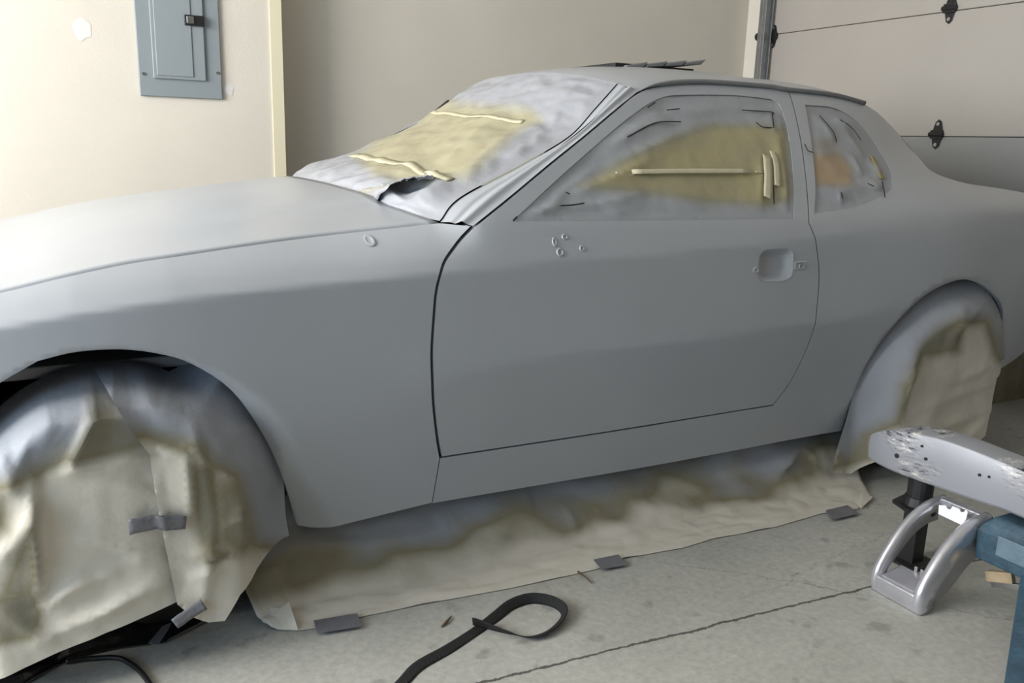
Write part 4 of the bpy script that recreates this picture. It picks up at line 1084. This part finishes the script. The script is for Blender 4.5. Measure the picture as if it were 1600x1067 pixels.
# ---- polished housing with two curved rails leaning under the bumper
hz_ = empty('metal_bezel', (1.66, -.52, 0), 'shiny silver bezel with two curved rails leaning on the floor below the bumper', 'bezel')
PR = [(1.630, 0.0), (1.622, .030), (1.630, .066), (1.664, .116), (1.700, .155), (1.745, .187), (1.800, .207), (1.850, .212)]
pc = [np.array(p) for p in catmull(PR, 6)]
yL, yR = -.448, -.592
def off_prof(c, d):
    out = []
    for i, p in enumerate(c):
        t = c[min(i+1, len(c)-1)]-c[max(i-1, 0)]; t = t/np.linalg.norm(t); out.append(p+np.array([t[1], -t[0]])*d)
    return out
inner = off_prof(pc, .030)
def rail(ya, yb, side, name):
    # ya outer edge, yb inner edge; closed rounded section swept along the profile
    q = MB(); n = len(pc); V = []
    for i in range(n):
        p = pc[i]; t = pc[min(i+1, n-1)]-pc[max(i-1, 0)]; t = t/np.linalg.norm(t); nn = np.array([-t[1], t[0]])
        deep = .040+.055*sst(0, .5, i/n)*(1 if side < 0 else .6)
        sec = [(ya, -deep), (ya, -.012), (L(ya, yb, .12), -.004), (L(ya, yb, .35), .0), (L(ya, yb, .65), .0), (L(ya, yb, .88), -.004), (yb, -.012), (yb, -.026), (L(ya, yb, .75), -.026), (L(ya, yb, .25), -.020), (L(ya, yb, .10), -.030), (L(ya, yb, .10), -deep)]
        for y, d in sec:
            z = max(.001, p[1]+nn[1]*d); V.append((p[0]+nn[0]*d, y, z))
    m_ = 12; F = [(i*m_+k, (i+1)*m_+k, (i+1)*m_+(k+1) % m_, i*m_+(k+1) % m_) for i in range(n-1) for k in range(m_)]+[tuple(range(m_)), tuple((n-1)*m_+k for k in range(m_))[::-1]]
    q.add(V, F); o = q.build(name, M['chrome'], smooth=True)
    b_ = bmesh.new(); b_.from_mesh(o.data); bmesh.ops.recalc_face_normals(b_, faces=b_.faces); b_.to_mesh(o.data); b_.free()
    return fixparent(o, hz_)
rail(yL, yL-.026, 1, 'curved_rail'); rail(yR, yR+.030, -1, 'curved_rail')
def cross(i0, i1, name, mt, d0=0., d1=-.02, ya=yL-.02, yb=yR+.02):
    V = []; 
    for i in range(i0, i1+1):
        p = pc[i]; t = pc[min(i+1, len(pc)-1)]-pc[max(i-1, 0)]; t = t/np.linalg.norm(t); nn = np.array([-t[1], t[0]])
        for y in (ya, yb):
            for d in (d0, d1): V.append((p[0]+nn[0]*d, y, max(.001, p[1]+nn[1]*d)))
    n = i1-i0+1; F = []
    for i in range(n-1):
        a = i*4; b = a+4
        F += [(a, b, b+2, a+2), (a+1, a+3, b+3, b+1), (a, a+1, b+1, b), (a+2, b+2, b+3, a+3)]
    F += [(0, 2, 3, 1), ((n-1)*4, (n-1)*4+1, (n-1)*4+3, (n-1)*4+2)]
    o = mesh(name, V, F, mt, smooth=False); b_ = bmesh.new(); b_.from_mesh(o.data); bmesh.ops.recalc_face_normals(b_, faces=b_.faces); b_.to_mesh(o.data); b_.free()
    bv = o.modifiers.new('bevel', 'BEVEL'); bv.width = .003; bv.segments = 2; bv.limit_method = 'ANGLE'; return fixparent(o, hz_)
cross(0, 9, 'bottom_bar', M['chrome'])
cross(39, 42, 'top_bar', M['chrome'])
# inner tray just above the bottom bar
q = MB(); q.obox((1.668, (yL+yR)/2, .052), (.034, 0, .006), (0, .046, 0), (-.001, 0, .003)); fixparent(q.build('inner_tray', M['chrome'], bevel=.002), hz_)
for dy in (.004, -.012):
    q = MB(); q.obox((1.700, (yL+yR)/2+dy, .066), (.002, 0, 0), (0, .004, 0), (0, 0, .009)); fixparent(q.build('clip', M['steel'], bevel=.001), hz_)
# notched white tab near the top
pts = [(1467, 789), (1478, 790), (1480, 795), (1485, 796), (1488, 791), (1499, 795), (1501, 800), (1506, 800), (1509, 796), (1512, 800), (1509, 812), (1502, 820), (1466, 803)]
V = [on(u, v, 0, 1.80) for u, v in pts]; n = len(V); V = [tuple(v) for v in V]+[(v[0]+.003, v[1], v[2]) for v in V]
o = mesh('notched_tab', V, [tuple(range(n)), tuple(range(n, 2*n))[::-1]]+[(i, i+n, (i+1) % n+n, (i+1) % n) for i in range(n)], M['white'], smooth=False); fixparent(o, hz_); o['label'] = 'white notched tab'
